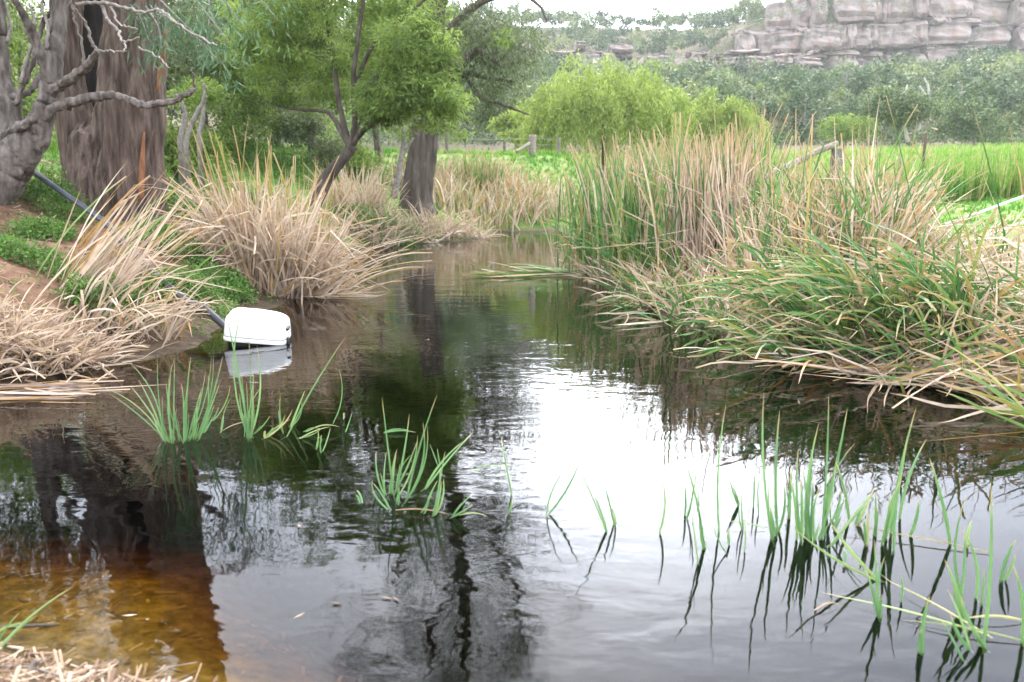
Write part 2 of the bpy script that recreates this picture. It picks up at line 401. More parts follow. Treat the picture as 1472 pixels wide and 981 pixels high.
f2 = n.new('ShaderNodeMath'); f2.operation = 'MULTIPLY'; l.new(fine, f2.inputs[0]); l.new(pr.outputs['Color'], f2.inputs[1])
b1 = n.new('ShaderNodeBump'); b1.inputs['Strength'].default_value = 1.0; b1.inputs['Distance'].default_value = 0.0029; l.new(f2.outputs[0], b1.inputs['Height'])
b2 = n.new('ShaderNodeBump'); b2.inputs['Strength'].default_value = 1.0; b2.inputs['Distance'].default_value = 0.004
l.new(broad, b2.inputs['Height']); l.new(b1.outputs['Normal'], b2.inputs['Normal'])
p = n.new('ShaderNodeBsdfPrincipled'); p.inputs['Transmission Weight'].default_value = 1.0
p.inputs['IOR'].default_value = 1.333; p.inputs['Roughness'].default_value = 0.02; p.inputs['Base Color'].default_value = (1, 1, 1, 1)
l.new(b2.outputs['Normal'], p.inputs['Normal'])
va = n.new('ShaderNodeVolumeAbsorption'); va.inputs['Color'].default_value = (0.835, 0.755, 0.3, 1); va.inputs['Density'].default_value = 18.0
o = n.new('ShaderNodeOutputMaterial'); l.new(p.outputs[0], o.inputs['Surface']); l.new(va.outputs[0], o.inputs['Volume'])
V, Q = box(0.4, 17.2, -0.55, 14.6, 32.8, 1.1)
water = build('water', V, np.array(Q), m); tag(water, kind='structure')

# ------------------------------------------------------------------ hill behind
def cliff_y(x): return 252+6*np.sin(x*0.05)+3*np.sin(x*0.17+1)
def cliff_base(x): return 17.5+2.5*smooth(x, 90, 170)+1.2*np.sin(x*0.06)
def cliff_top(x): return np.interp(x, [-400, -40, 10, 45, 62, 72, 95, 125, 160, 220, 420], [30, 27, 27.5, 26.5, 27.5, 36.0, 39.5, 44, 49, 53, 55])
def ZH(x, y):
    x = np.asarray(x, float); y = np.asarray(y, float)
    yc = cliff_y(x); zb = cliff_base(x); zt = cliff_top(x)
    slope = 0.4+(zb-0.4)*np.clip((y-88)/(yc-88), 0, 1)**1.12
    ridge = np.interp(x, [-400, 0, 40, 60, 68, 100, 420], [55, 45, 44.0, 43.0, 42.5, 44, 60])
    ridge = np.maximum(ridge, zt+1.5)
    top = zt-0.5+(ridge-zt)*smooth(y, yc+6, yc+75)
    z = np.where(y < yc+6.0, slope, top)
    z = z+1.6*wob(x, y, 0.07)*smooth(y, 95, 130)*(1-smooth(y, 236, 250)*(1-smooth(y, 262, 275)))
    z = np.where(y > yc+120, z-(y-yc-120)*0.06, z)
    z = z+0.0707*y-0.25
    return np.where(y < 92, 1.0, z)
hx = np.linspace(-470, 470, 189); hy = np.concatenate([np.arange(80, 240, 4.0), np.arange(240, 275, 1.1), np.arange(276, 600, 6.0)])
HX, HY = np.meshgrid(hx, hy); HZ = ZH(HX, HY)
k = len(hx); ii = (np.arange(len(hy)-1)[:, None]*k+np.arange(k-1)[None])
M_hillsoil = solid_mat('hill_soil', [(0.3, (0.07, 0.075, 0.04)), (0.5, (0.14, 0.12, 0.075)), (0.72, (0.24, 0.19, 0.14))], 0.12, 8, (1, 1, 1), 0.95, 0.6, 0.6, bdist=0.5)
hill = build('hill', np.stack([HX.ravel(), HY.ravel(), HZ.ravel()], 1), np.stack([ii, ii+1, ii+k+1, ii+k], -1).reshape(-1, 4), M_hillsoil, None, None, True)
tag(hill, kind='structure')

# sandstone cliff of separate blocks
def rock_extra(n, l, col):
    s = noise(n, l, 1.1, 4, 'Object', (1.6, 1.6, 0.16)); r = ramp(n, [(0.42, (1, 1, 1)), (0.62, (0.45, 0.42, 0.44))]); l.new(s.outputs['Fac'], r.inputs['Fac'])
    col = mixc(n, l, col, r.outputs['Color'], 0.85, 'MULTIPLY')
    g = noise(n, l, 0.45, 3, 'Object', (1, 1, 0.6)); r2 = ramp(n, [(0.63, (0, 0, 0)), (0.74, (0.7, 0.7, 0.7))]); l.new(g.outputs['Fac'], r2.inputs['Fac'])
    return mixc(n, l, col, (0.42, 0.21, 0.10), r2.outputs['Color'])
M_rock = solid_mat('sandstone', [(0.3, (0.125, 0.10, 0.088)), (0.5, (0.27, 0.225, 0.20)), (0.7, (0.39, 0.335, 0.30))], 1.3, 7, (1, 1, 1.6), 0.92, 0.9, 2.5, bdist=0.3, extra=rock_extra)
def block_mesh(seed):
    rr = np.random.default_rng(seed)
    bm = bmesh.new(); bmesh.ops.create_cube(bm, size=1.0)
    bmesh.ops.subdivide_edges(bm, edges=bm.edges[:], cuts=5, use_grid_fill=True)
    for v in bm.verts:
        q = np.array(v.co); ln = np.linalg.norm(q*2)/1.732
        q = q*(1-0.16*max(ln-0.62, 0)/0.38)
        f = Vector((q[0]*2.2+seed*7, q[1]*2.2, q[2]*2.2))
        d_ = np.array(mnoise.noise_vector(f))*0.11+np.array(mnoise.noise_vector(f*2.7))*0.05
        q = q+d_*np.array([0.75, 1.2, 0.45]); q[1] -= 0.05*round(3*mnoise.noise(Vector((seed*3, 1.7, q[2]*5))))
        v.co = q
    me = bpy.data.meshes.new('rock_block'); bm.to_mesh(me); bm.free(); me.materials.append(M_rock); return me
BLK = [block_mesh(i) for i in range(8)]
def cliff(name, label, x0, x1, yf, zb, zt, course, wid, jy, seed):
    rr = np.random.default_rng(seed)
    root = empty(name, (0.5*(x0+x1), float(yf(0.5*(x0+x1))), float(zb(0.5*(x0+x1)))), label, 'cliff', 'sandstone cliffs on the hill')
    L0 = np.array(root.location)
    level = 0; zc0 = 0.0
    while level < 9:
        x = x0+rr.uniform(-wid, 0); any_ = False; h = course*rr.choice([0.45, 0.9, 1.15, 1.4])
        step = rr.uniform(-1.6, 2.4)
        while x < x1:
            w = wid*rr.choice([0.3, 0.45, 0.65, 0.9, 1.2])*rr.uniform(0.8, 1.2); xc = x+w/2
            zz = zb(xc)+zc0
            hh = h*rr.uniform(0.92, 1.08)
            if zz+0.35*hh < zt(xc) and rr.random() > 0.05:
                o = bpy.data.objects.new('rock_block', BLK[rr.integers(8)]); COL.objects.link(o); o.parent = root
                yy = yf(xc)+level*jy+step+rr.normal(0, 1.0)
                o.location = np.array([xc, yy+3.0, zz+hh/2])-L0
                o.scale = (w*1.10, 7.5*rr.uniform(0.8, 1.2), hh*1.14)
                o.rotation_euler = (rr.normal(0, 0.04), rr.normal(0, 0.035), rr.normal(0, 0.16)); any_ = True
            x += w
        level += 1; zc0 += h*0.97
    return root
cliff('cliff', 'long tall grey sandstone cliff with dark ledges under the ridge', 76, 250, lambda x: float(cliff_y(x)), lambda x: float(cliff_base(x))-1.0+17.6, lambda x: float(cliff_top(x))+17.6, 5.2, 10.0, 0.55, 3)
cliff('rock_outcrop', 'low broken sandstone outcrop behind the round willow', 2, 46, lambda x: float(cliff_y(x))-3, lambda x: 37.5, lambda x: 45.5+1.2*math.sin(x*0.4), 2.6, 5.5, 0.7, 5)
cliff('rock_outcrop', 'stepped pale sandstone ledge among gum trees below the cliff', 50, 84, lambda x: 236.0-0.1*x, lambda x: 33.5, lambda x: 41.0+1.0*math.sin(x*0.3), 2.4, 6.0, 0.8, 8)

# ------------------------------------------------------------------ foliage builders
def leaves(r, C, n_per, spread, length, width, droop=0.3, tint=None, jit=0.22, flat=0.0, crange=(0.15, 0.85)):
    C = np.asarray(C, float); m_ = len(C)*n_per
    c = np.repeat(C, n_per, 0)
    ct = np.repeat(r.uniform(crange[0], crange[1], len(C)) if tint is None else tint, n_per)
    u = r.normal(0, 1, (m_, 3)); u /= np.linalg.norm(u, axis=1)[:, None]
    rad = r.uniform(0, 1, m_)**0.45
    c = c+u*rad[:, None]*np.asarray(spread)
    d = r.normal(0, 1, (m_, 3))+u*0.8; d[:, 2] -= droop*1.6
    d /= np.linalg.norm(d, axis=1)[:, None]
    nn = np.cross(d, r.normal(0, 1, (m_, 3))+np.array([0, 0, flat])); nn /= np.linalg.norm(nn, axis=1)[:, None]+1e-9
    L = length*r.uniform(0.6, 1.3, m_)[:, None]; W = width*r.uniform(0.7, 1.3, m_)[:, None]*0.5
    V = np.stack([c, c+d*L*0.45+nn*W, c+d*L, c+d*L*0.45-nn*W], 1).reshape(-1, 3)
    Q = np.arange(m_*4).reshape(-1, 4)
    a = np.repeat(np.clip(ct+r.normal(0, jit, m_), 0, 1), 4)
    return V, Q, a

def colonize(r, nodes, targets, sag=0.0, kink=0.12, rbase=0.010, rlen=0.016, seg=5, up=0.25):
    """connects every foliage cluster to the nearest wood with a bent branch"""
    NP = [np.array(q[0]) for q in nodes]; NR = [q[1] for q in nodes]
    tubes = []
    T = np.asarray(targets)
    order = np.argsort([np.min(np.linalg.norm(np.array(NP)-t_, axis=1)) for t_ in T])
    for k in order:
        t_ = T[k]; A = np.array(NP)
        dv = t_-A; dist = np.linalg.norm(dv, axis=1)
        cost = dist+0.7*np.maximum(0, A[:, 2]-t_[2])*(1 if sag <= 0 else 0.3)
        j = int(np.argmin(cost)); a = A[j]; ln = dist[j]
        mid = (a+t_)/2+r.normal(0, kink*ln, 3); mid[2] += up*ln*0.25-sag*ln
        P = spline([a, mid, t_], 6)
        P[1:-1] += r.normal(0, 0.03*ln, (4, 3))
        r0 = min(NR[j]*0.75, rbase+rlen*ln)
        rr = np.linspace(r0, max(r0*0.35, 0.004), 6)
        tubes.append((P, rr))
        for q in range(1, 6): NP.append(P[q]); NR.append(rr[q])
    return tubes

def ellipsoid_pts(r, c, rad, n, shell=0.55):
    u = r.normal(0, 1, (n, 3)); u /= np.linalg.norm(u, axis=1)[:, None]
    lb = 1+0.28*np.sin(u[:, 0]*4.1+u[:, 2]*3.3+n)*np.cos(u[:, 1]*3.7+n*0.7)+0.12*np.sin(u[:, 0]*9+u[:, 2]*8)
    k = (shell+(1-shell)*r.random(n))[:, None]*(r.uniform(0.7, 1.12, n)*lb)[:, None]
    return np.asarray(c)+u*k*np.asarray(rad)

def poly_nodes(P, rad): return [(q, w) for q, w in zip(P, rad)]

# ------------------------------------------------------------------ gum trees on the hill
def gum_parts(seed, hgt, wid, nclump, nleaf, leaf):
    r = np.random.default_rng(seed)
    top = np.array([r.normal(0, 0.3), r.normal(0, 0.3), hgt*0.72])
    P = spline([(0, 0, -0.6), (r.normal(0, .2), r.normal(0, .2), hgt*0.35), top], 7); rad = np.linspace(0.022*hgt, 0.008*hgt, 7)
    C = []
    for q in range(r.integers(3, 6)):
        a = r.uniform(0, 6.28); cc = np.array([math.cos(a)*wid*0.28, math.sin(a)*wid*0.28, hgt*r.uniform(0.5, 0.8)])
        C.append(ellipsoid_pts(r, cc, (wid*0.3, wid*0.3, hgt*0.2), nclump//4, 0.5))
    C = np.vstack(C)
    mbt = MB(); mbt.add(*tube(P, rad, 6))
    for PP, rr in colonize(r, poly_nodes(P[2:], rad[2:]), C[::3], rbase=0.03, rlen=0.02): mbt.add(*tube(PP, rr, 4))
    V, Q, a = leaves(r, C, nleaf, (wid*0.13, wid*0.13, wid*0.10), leaf, leaf*0.5, 0.3, None, 0.1, 0.0, [(0.05, 0.3), (0.3, 0.6), (0.55, 0.9), (0.2, 0.5), (0.4, 0.7), (0.1, 0.4), (0.6, 1.0)][seed % 7])
    return mbt, V, Q, a
gum_vars = []
gum_coll = []
for s in range(7):
    hg = [7.5, 9, 6, 8, 5, 10, 6.5][s]; wd = [6.5, 6.5, 6, 7.5, 5.5, 7, 5][s]
    gum_vars.append(gum_parts(40+s, hg, wd, 34, 20, 0.62))
far_r = np.random.default_rng(77)
spots = []
def ok_place(x, y, dmin):
    for q in spots:
        if (q[0]-x)**2+(q[1]-y)**2 < dmin*dmin: return False
    return True
def hill_px(x, y): return 736+FPX*x/(y*math.cos(PITCH)+1e-9)
# front rows
tries = 0
while len(spots) < 420 and tries < 12000:
    tries += 1
    y = far_r.uniform(95, 150); x = far_r.uniform(-0.35, 0.75)*y
    if ok_place(x, y, 3.9): spots.append((x, y))
n_front = len(spots)
while len(spots) < 1700 and tries < 60000:
    tries += 1
    y = far_r.uniform(150, 340); x = far_r.uniform(-0.32, 0.76)*y
    yc = float(cliff_y(x))
    if yc-3 < y < yc+7: continue
    if x > 66 and yc-20 < y < yc-3 and far_r.random() < 0.45+0.4*math.sin(x*0.11): continue
    if 50 < x < 84 and 205 < y < 237 and far_r.random() < 0.85: continue
    if 2 < x < 46 and yc-34 < y < yc and far_r.random() < 0.85: continue
    if y > yc+7 and x > 66 and far_r.random() < 0.35: continue
    if ok_place(x, y, 4.1): spots.append((x, y))
gum_far = [gum_parts(40+s, [7.5, 9, 6, 8, 5, 10, 6.5][s], [6.5, 6.5, 6, 7.5, 5.5, 7, 5][s], 34, 8, 0.92) for s in range(7)]
GUM_MESH = []
for (mbt, V, Q, a) in gum_vars:
    tr = mbt.obj('trunk', M_twig, None, True); cr_ = build('crown', V, Q, M_hill, None, {'tint': a})
    GUM_MESH.append((tr.data, cr_.data)); bpy.data.objects.remove(tr); bpy.data.objects.remove(cr_)
rest = MB(); rest_t = MB()
for q, (x, y) in enumerate(spots):
    k = far_r.integers(7); s = far_r.uniform(0.6, 1.0) if y < 150 else far_r.uniform(0.65, 1.15); rz = far_r.uniform(0, 6.28)
    z = float(ZH(x, y)) if y >= 88 else 0.7
    big = q < n_front or (x > 60 and abs(y-cliff_y(x)) < 12)
    if big and x > 0.03*y and x < 0.66*y:
        look = ['dark blue-green rounded gum tree', 'tall pale yellowish gum tree', 'short dark green gum tree', 'broad mid-green gum tree', 'small pale olive gum tree', 'very tall grey-green gum tree', 'slim olive-green gum tree'][k]
        lab = look+(' in the forest at the foot of the hill' if q < n_front else ' rooted along the sandstone cliff')
        t_ = empty('gum_tree', (x, y, z), lab, 'tree', 'gum trees at the foot of the hill' if q < n_front else 'gum trees along the cliff')
        t_.rotation_euler = (0, 0, rz); t_.scale = (s, s, s*far_r.uniform(0.85, 1.15))
        for nm_, dt in zip(('trunk', 'crown'), GUM_MESH[k]):
            c_ = bpy.data.objects.new(nm_, dt); COL.objects.link(c_); c_.parent = t_
    else:
        mbt, V, Q, a = gum_far[k]
        cs, sn = math.cos(rz)*s, math.sin(rz)*s
        M3 = np.array([[cs, -sn, 0], [sn, cs, 0], [0, 0, s]])
        rest.add(V@M3.T+np.array([x, y, z]), Q, None, np.clip(a+far_r.normal(0, 0.16), 0, 1))
hf = rest.obj('hill_forest', M_hill); tag(hf, 'grey-green gum forest covering the hillside and ridge', 'forest', kind='stuff')
# understorey scrub on the slope
sc_ = []
for q in range(2100):
    y = far_r.uniform(93, 330) if q < 1500 else far_r.uniform(88, 108); x = far_r.uniform(-0.3, 0.76)*y
    if abs(y-cliff_y(x)) < 5: continue
    sc_.append((x, y, max(float(ZH(x, y)), 5.0)+0.6))
for q in range(420):                                  # bushes rooted on the cliff ledges
    x = far_r.uniform(60, 230); zb_ = cliff_base(x)+17.6; zt_ = cliff_top(x)+17.6
    sc_.append((x, cliff_y(x)-2.2+far_r.normal(0, 0.8), far_r.choice([zb_+far_r.uniform(0, 4), zt_+far_r.uniform(-1, 1), far_r.uniform(zb_, zt_)])))
V, Q, a = leaves(far_r, np.array(sc_), 30, (1.6, 1.6, 0.9), 0.5, 0.27, 0.1, None, 0.12)
us = build('hill_scrub', V, Q, M_hill, None, {'tint': a}); tag(us, 'low scrub covering the ground between the gum trees', 'scrub', kind='stuff')

# ------------------------------------------------------------------ trees by the creek
def wood_obj(name, tubes, mat, parent, seg=7, smooth_shade=True, **kw):
    mb = MB()
    for q, (P, rr) in enumerate(tubes): mb.add(*tube(P, rr, seg, seed=q, **kw))
    o_ = mb.obj(name, mat, parent, smooth_shade)
    if len(tubes) > 2: o_['kind'] = 'stuff'
    return o_

# big old gum on the left bank: two fused stems
Yb = 9.0
b0 = at(172, 318, Yb); zb = float(H(b0[0], b0[1])); 
t_ = empty('old_gum_tree', (b0[0], b0[1], zb), 'massive old brown-barked gum with a dark hollow cleft between two fused stems', 'tree')
r = np.random.default_rng(5)
def stem(pts_px, Y, wpx, n=110, seg=72, **kw):
    P = np.array([at(px, py, y_) for (px, py), y_ in zip(pts_px, Y)]); W = np.array(wpx)*np.array([YM(v_) for v_ in Y])/FPX*0.5
    S = spline(P, n); u = np.linspace(0, len(P)-1, n); rad = np.interp(u, np.arange(len(P)), W)
    return S, rad
S1, w1 = stem([(176, 345), (177, 300), (182, 230), (190, 150), (194, 60), (197, -60), (200, -260), (192, -520), (205, -800)],
              [9.0, 9.0, 9.0, 9.0, 9.05, 9.1, 9.2, 9.3, 9.4], [132, 106, 94, 82, 80, 80, 76, 66, 46])
S2, w2 = stem([(150, 330), (138, 270), (112, 190), (98, 120), (96, 50), (93, -40), (88, -260), (78, -520), (55, -760)],
              [9.25, 9.25, 9.2, 9.2, 9.2, 9.25, 9.3, 9.4, 9.5], [104, 88, 56, 42, 38, 38, 38, 34, 26])
tb = MB(); tb.add(*tube(S1, w1, 130, 0.16, 0.9, 0.05, 3, bark=0.085, bf=7.0)); main_stem = tb.obj('trunk', M_bark_brown, t_, True)
tb = MB(); tb.add(*tube(S2, w2, 90, 0.14, 1.3, 0.05, 9, bark=0.07, bf=7.0)); tb.obj('trunk', M_bark_brown, t_, True)
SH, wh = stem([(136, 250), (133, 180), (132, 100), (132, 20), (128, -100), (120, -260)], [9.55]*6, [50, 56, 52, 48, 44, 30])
tb = MB(); tb.add(*tube(SH, wh, 24, 0.1, 2, 0.1, 4)); tb.obj('hollow', M_cleft_dark, t_, True)  # near-black tube added behind the stem gap so the cleft reads dark
# buttress lip under the hollow
S3, w3 = stem([(150, 330), (146, 290), (138, 240), (129, 200), (124, 176)], [8.92]*5, [92, 84, 72, 50, 18])
tb = MB(); tb.add(*tube(S3, w3, 64, 0.16, 1.6, 0.05, 21, bark=0.07, bf=7.0)); tb.obj('buttress', M_bark_brown, t_, True)
for pp, w_ in (([(238, 42), (234, 80), (230, 112), (226, 132)], [4, 8, 7, 2]), ([(207, 190), (205, 230), (204, 262), (202, 288)], [3, 7, 9, 5])):
    S, w = stem(pp, [8.72]*4, w_, 10)
    tb = MB(); tb.add(*tube(S, w, 8, 0.3, 4, 0.1, 2)); tb.obj('peeling_bark', M_orange_bark, t_, True)
targets = np.vstack([ellipsoid_pts(r, (b0[0]-0.8, b0[1]+0.2, 9.6), (3.3, 3.2, 2.3), 100), ellipsoid_pts(r, (b0[0]-3.2, b0[1]-0.3, 7.6), (2.4, 2.4, 1.8), 60), ellipsoid_pts(r, (b0[0]+1.1, b0[1]+0.3, 8.4), (0.9, 1.2, 1.1), 16)])
nodes = poly_nodes(S1[64::3], w1[64::3]*0.5)+poly_nodes(S2[64::3], w2[64::3]*0.5)
wood_obj('limb', colonize(r, nodes, targets, rbase=0.015, rlen=0.03), M_bark_brown, t_, 6)
V, Q, a = leaves(r, targets, 85, (0.7, 0.7, 0.54), 0.14, 0.036, 0.6)
build('crown', V, Q, M_dull, t_, {'tint': a})
# hanging sprays of blue-green leaves low on its right side
sp = []; tw = []
for (pa, pm, pb, Y) in [((192, 20), (240, 25), (300, 60), 8.4), ((230, 0), (270, 40), (318, 92), 8.2), ((200, -60), (300, -20), (352, 40), 8.6),
                        ((210, 10), (228, 40), (232, 75), 8.3), ((260, -60), (345, -30), (400, 30), 8.8), ((200, -40), (262, -20), (330, 62), 8.0),
                        ((188, 8), (200, 22), (212, 50), 8.5), ((280, -70), (300, 0), (296, 80), 8.4)]:
    P = spline([at(*pa, Y+0.3), at(*pm, Y), at(*pb, Y-0.2)], 12); tw.append((P, np.linspace(0.014, 0.004, 12)))
    for q in P[4:]: sp.append(q+r.normal(0, 0.06, 3)); sp.append(q+r.normal(0, 0.13, 3)-np.array([0, 0, 0.09]))
wood_obj('hanging_twig', tw, M_twig, t_, 5)
V, Q, a = leaves(r, np.array(sp), 8, (0.17, 0.17, 0.2), 0.16, 0.02, 1.2)
build('leaf_spray', V, Q, M_blue, t_, {'tint': a})

# gnarled grey shrub in front of it at the edge
Yg = 7.6
g0 = at(25, 262, Yg)
t_ = empty('gnarled_tree', (g0[0], g0[1], float(H(g0[0], g0[1]))), 'gnarled grey bare-branched tree leaning over the earth bank beside a black pipe', 'tree')
def limb(pts, w, Y=Yg, dy=0.0):
    n_ = max(10, 6*len(pts)); ys = np.linspace(Y, Y+dy, len(pts))
    P = np.array([at(px, py, y_) for (px, py), y_ in zip(pts, ys)]); S = spline(P, n_)
    S[1:-1] += r.normal(0, 0.006, (n_-2, 3))
    u = np.linspace(0, len(pts)-1, n_); return S, np.interp(u, np.arange(len(pts)), np.array(w)*YM(Y)/FPX*0.5)
GN = [('trunk', [(-20, 275), (8, 240), (30, 218), (48, 200), (58, 180), (66, 150)], [76, 60, 48, 40, 33, 28], 0),
      ('limb', [(66, 150), (72, 120), (76, 80), (84, 40), (90, -10), (96, -90)], [30, 27, 25, 22, 20, 12], 0.2),
      ('limb', [(70, 120), (58, 80), (46, 50), (36, 24), (20, -6), (10, -60)], [18, 15, 13, 11, 9, 6], -0.4),
      ('limb', [(72, 135), (90, 122), (108, 110), (126, 92), (140, 74)], [18, 13, 12, 11, 8], -0.3),
      ('limb', [(62, 178), (78, 158), (110, 146), (140, 139), (172, 138), (196, 148), (216, 151), (246, 146), (270, 136), (282, 128)], [16, 14, 12, 11, 9, 10, 9, 8, 6, 4], -0.6),
      ('limb', [(4, 245), (2, 210), (12, 160), (4, 110), (0, 50), (-8, -40)], [40, 34, 28, 24, 22, 16], 0.3),
      ('limb', [(20, 150), (34, 122), (46, 92), (54, 60), (64, 30), (76, 10)], [10, 8, 8, 7, 6, 4], 0.2),
      ('limb', [(0, 205), (18, 190), (36, 180), (50, 170)], [16, 13, 12, 10], -0.2),
      ('limb', [(18, 140), (40, 132), (56, 112), (66, 84)], [11, 9, 8, 6], 0.5)]
for nm_, pts, w_, dy in GN:
    S, w = limb(pts, w_, Yg, dy)
    tb = MB(); tb.add(*tube(S, w, 30, 0.22, 4, 0.05, len(pts), bark=0.03, bf=16.0)); tb.obj(nm_, M_bark_grey, t_, True)
TW = [([(140, 74), (132, 60), (124, 36), (112, 18), (100, 4)], 5, -0.2), ([(122, 94), (118, 66), (112, 40), (104, 14), (102, -10)], 4, -0.3),
      ([(146, 4), (154, 28), (170, 44), (176, 60), (200, 54)], 5, -0.8), ([(146, 2), (160, 10), (168, 32), (184, 40), (198, 42)], 4, -0.8),
      ([(110, 6), (146, 4), (172, 8), (206, 18), (232, 15), (262, 40), (296, 58), (312, 66)], 5, -0.9), ([(226, 16), (240, 24), (250, 32)], 3, -0.9),
      ([(280, 130), (278, 112), (276, 98)], 4, -0.6), ([(140, 74), (160, 74), (182, 74)], 4, -0.5), ([(30, 120), (50, 40), (42, 4)], 6, 0.3), ([(66, 70), (70, 40), (60, 10), (66, -20)], 6, 0.2),
      ([(200, 68), (226, 82), (244, 98)], 3, -0.9), ([(176, 60), (180, 66), (178, 74)], 3, -0.8), ([(10, 60), (14, 30), (6, 0)], 6, 0.2)]
for pts, w_, dy in TW:
    S, w = limb(pts, np.linspace(w_, w_*0.4, len(pts)), Yg, dy)
    tb = MB(); tb.add(*tube(S, w, 6)); tb.obj('twig', M_twig, t_, True)
tg = np.vstack([ellipsoid_pts(r, (g0[0]-0.6, g0[1], 4.8), (2.3, 2.0, 1.7), 170)])
S, w = limb([(90, -10), (80, -200), (40, -420)], [18, 12, 6]); S_b, w_b = limb([(0, 50), (-30, -150), (-60, -400)], [18, 12, 6])
wood_obj('limb', [(S, w), (S_b, w_b)]+colonize(r, poly_nodes(S, w)+poly_nodes(S_b, w_b), tg), M_bark_grey, t_, 6)
V, Q, a = leaves(r, tg, 60, (0.45, 0.45, 0.32), 0.10, 0.026, 0.4); build('crown', V, Q, M_dull, t_, {'tint': a})

# bright green feathery tree in the middle
Yw = 11.6
w0 = at(458, 285, Yw); zw = float(H(w0[0], w0[1]))
t_ = empty('wattle_tree', (w0[0], w0[1], zw), 'bright green feathery tree on a leaning forked trunk behind dead reeds', 'tree')
def limb2(pts, w, Y, dy=0): 
    S, ww = limb(pts, w, Y, dy); return S, ww
base_l = limb2([(452, 300), (466, 262), (482, 240), (498, 222), (506, 210)], [24, 19, 17, 16, 15], Yw)
L2 = [limb2([(504, 214), (488, 184), (476, 166), (462, 160), (432, 158), (400, 152), (376, 142)], [10, 8, 7, 5, 5, 4, 2], Yw, 0.5),
      limb2([(502, 212), (492, 170), (486, 140), (480, 90), (470, 30), (452, -40), (440, -80)], [10, 8, 8, 7, 6, 5, 3], Yw, 0.3),
      limb2([(506, 210), (510, 170), (508, 120), (514, 60), (524, -20), (520, -120)], [9, 8, 7, 6, 5, 3], Yw, -0.2),
      limb2([(508, 208), (522, 188), (545, 172), (575, 150), (610, 120), (640, 90)], [8, 8, 7, 6, 5, 3], Yw, -0.5),
      limb2([(506, 206), (524, 150), (550, 90), (580, 20), (600, -70)], [8, 8, 7, 6, 4], Yw, 0.3),
      limb2([(508, 130), (540, 60), (600, 10), (640, -30)], [6, 5, 4, 3], Yw, -0.4)]
wood_obj('trunk', [base_l], M_bark_dark, t_, 12, lump=0.15, lumpf=4)
for lb in L2: wood_obj('limb', [lb], M_bark_dark, t_, 8)
nodes = []
for P, rr in L2: nodes += poly_nodes(P, rr)
def px_ell(r, px, py, Y, rx, ry, rd, n, shell=0.5):
    c_ = at(px, py, Y); k_ = YM(Y)/FPX/math.cos(PITCH)
    return ellipsoid_pts(r, c_, (rx*k_, rd*YM(Y)/Y, ry*k_), n, shell)
tg = np.vstack([px_ell(r, 490, 60, Yw+0.2, 170, 75, 1.1, 110), px_ell(r, 600, 85, Yw-0.5, 65, 75, 0.7, 64), px_ell(r, 395, 65, Yw+0.5, 95, 70, 0.9, 80), px_ell(r, 636, 150, Yw-0.6, 42, 42, 0.6, 24, 0.1),
                px_ell(r, 560, 150, Yw-0.3, 70, 35, 0.6, 32), px_ell(r, 540, -45, Yw, 120, 60, 1.2, 60), px_ell(r, 440, -40, Yw+0.2, 100, 50, 1.1, 30), px_ell(r, 440, 140, Yw+0.4, 80, 22, 0.6, 16)])
wood_obj('branch', colonize(r, nodes, tg, rbase=0.005, rlen=0.012), M_bark_dark, t_, 4)
V, Q, a = leaves(r, tg, 105, (0.31, 0.31, 0.17), 0.125, 0.037, 0.3, jit=0.12, crange=(0.05, 0.95))
build('crown', V, Q, M_wattle, t_, {'tint': a})

# dark-trunked tall tree
Yd = 13.6
d0 = at(600, 295, Yd); zd = float(H(d0[0], d0[1]))
t_ = empty('dark_trunk_tree', (d0[0], d0[1], zd), 'tall tree with thick dark trunk and drooping dull olive foliage on the far bank', 'tree')
tr = limb2([(602, 310), (600, 288), (603, 250), (607, 210), (612, 160), (616, 100), (622, 40), (640, -60), (650, -200), (655, -380), (650, -600)], [60, 46, 40, 37, 34, 32, 29, 25, 19, 12, 6], Yd)
wood_obj('trunk', [tr], M_bark_dark, t_, 60, lump=0.14, lumpf=1.5, ridge=0.05, bark=0.09, bf=6.0)
LD = [limb2([(614, 130), (640, 108), (662, 92), (684, 74), (700, 80), (724, 98)], [16, 15, 15, 10, 6, 3], Yd, -0.3),
      limb2([(616, 140), (640, 124), (668, 106), (700, 112), (740, 118)], [11, 10, 8, 6, 3], Yd, 0.5),
      limb2([(618, 80), (648, 40), (690, 5), (740, -10), (775, 8), (786, 30)], [13, 12, 9, 7, 4, 2], Yd, -0.4),
      limb2([(622, 40), (600, -40), (560, -140), (540, -260)], [14, 11, 8, 4], Yd, 0.5),
      limb2([(640, -60), (700, -140), (740, -260), (750, -400)], [14, 11, 8, 4], Yd, 0.2),
      limb2([(650, -200), (600, -320), (580, -450)], [10, 8, 4], Yd, -0.4),
      limb2([(668, 106), (690, 140), (720, 150), (760, 165)], [6, 5, 4, 2], Yd, 0.1)]
for lb in LD: wood_obj('limb', [lb], M_bark_dark, t_, 9, lump=0.2, lumpf=4)
nodes = poly_nodes(tr[0][38:], tr[1][38:])
for P, rr in LD: nodes += poly_nodes(P, rr)
tg = np.vstack([px_ell(r, 712, 70, Yd, 58, 50, 0.9, 44), px_ell(r, 705, 135, Yd+0.4, 52, 22, 0.7, 12), px_ell(r, 768, 62, Yd-0.3, 12, 28, 0.3, 6), px_ell(r, 680, 40, Yd, 40, 40, 0.8, 22),
                px_ell(r, 640, -130, Yd, 120, 110, 2.0, 70), px_ell(r, 690, -330, Yd, 150, 150, 2.0, 100), px_ell(r, 560, -430, Yd, 170, 140, 2.2, 110), px_ell(r, 640, -600, Yd, 200, 120, 2.4, 90), px_ell(r, 720, -130, Yd, 80, 80, 1.3, 34), px_ell(r, 620, 60, Yd+0.6, 60, 60, 0.8, 18)])
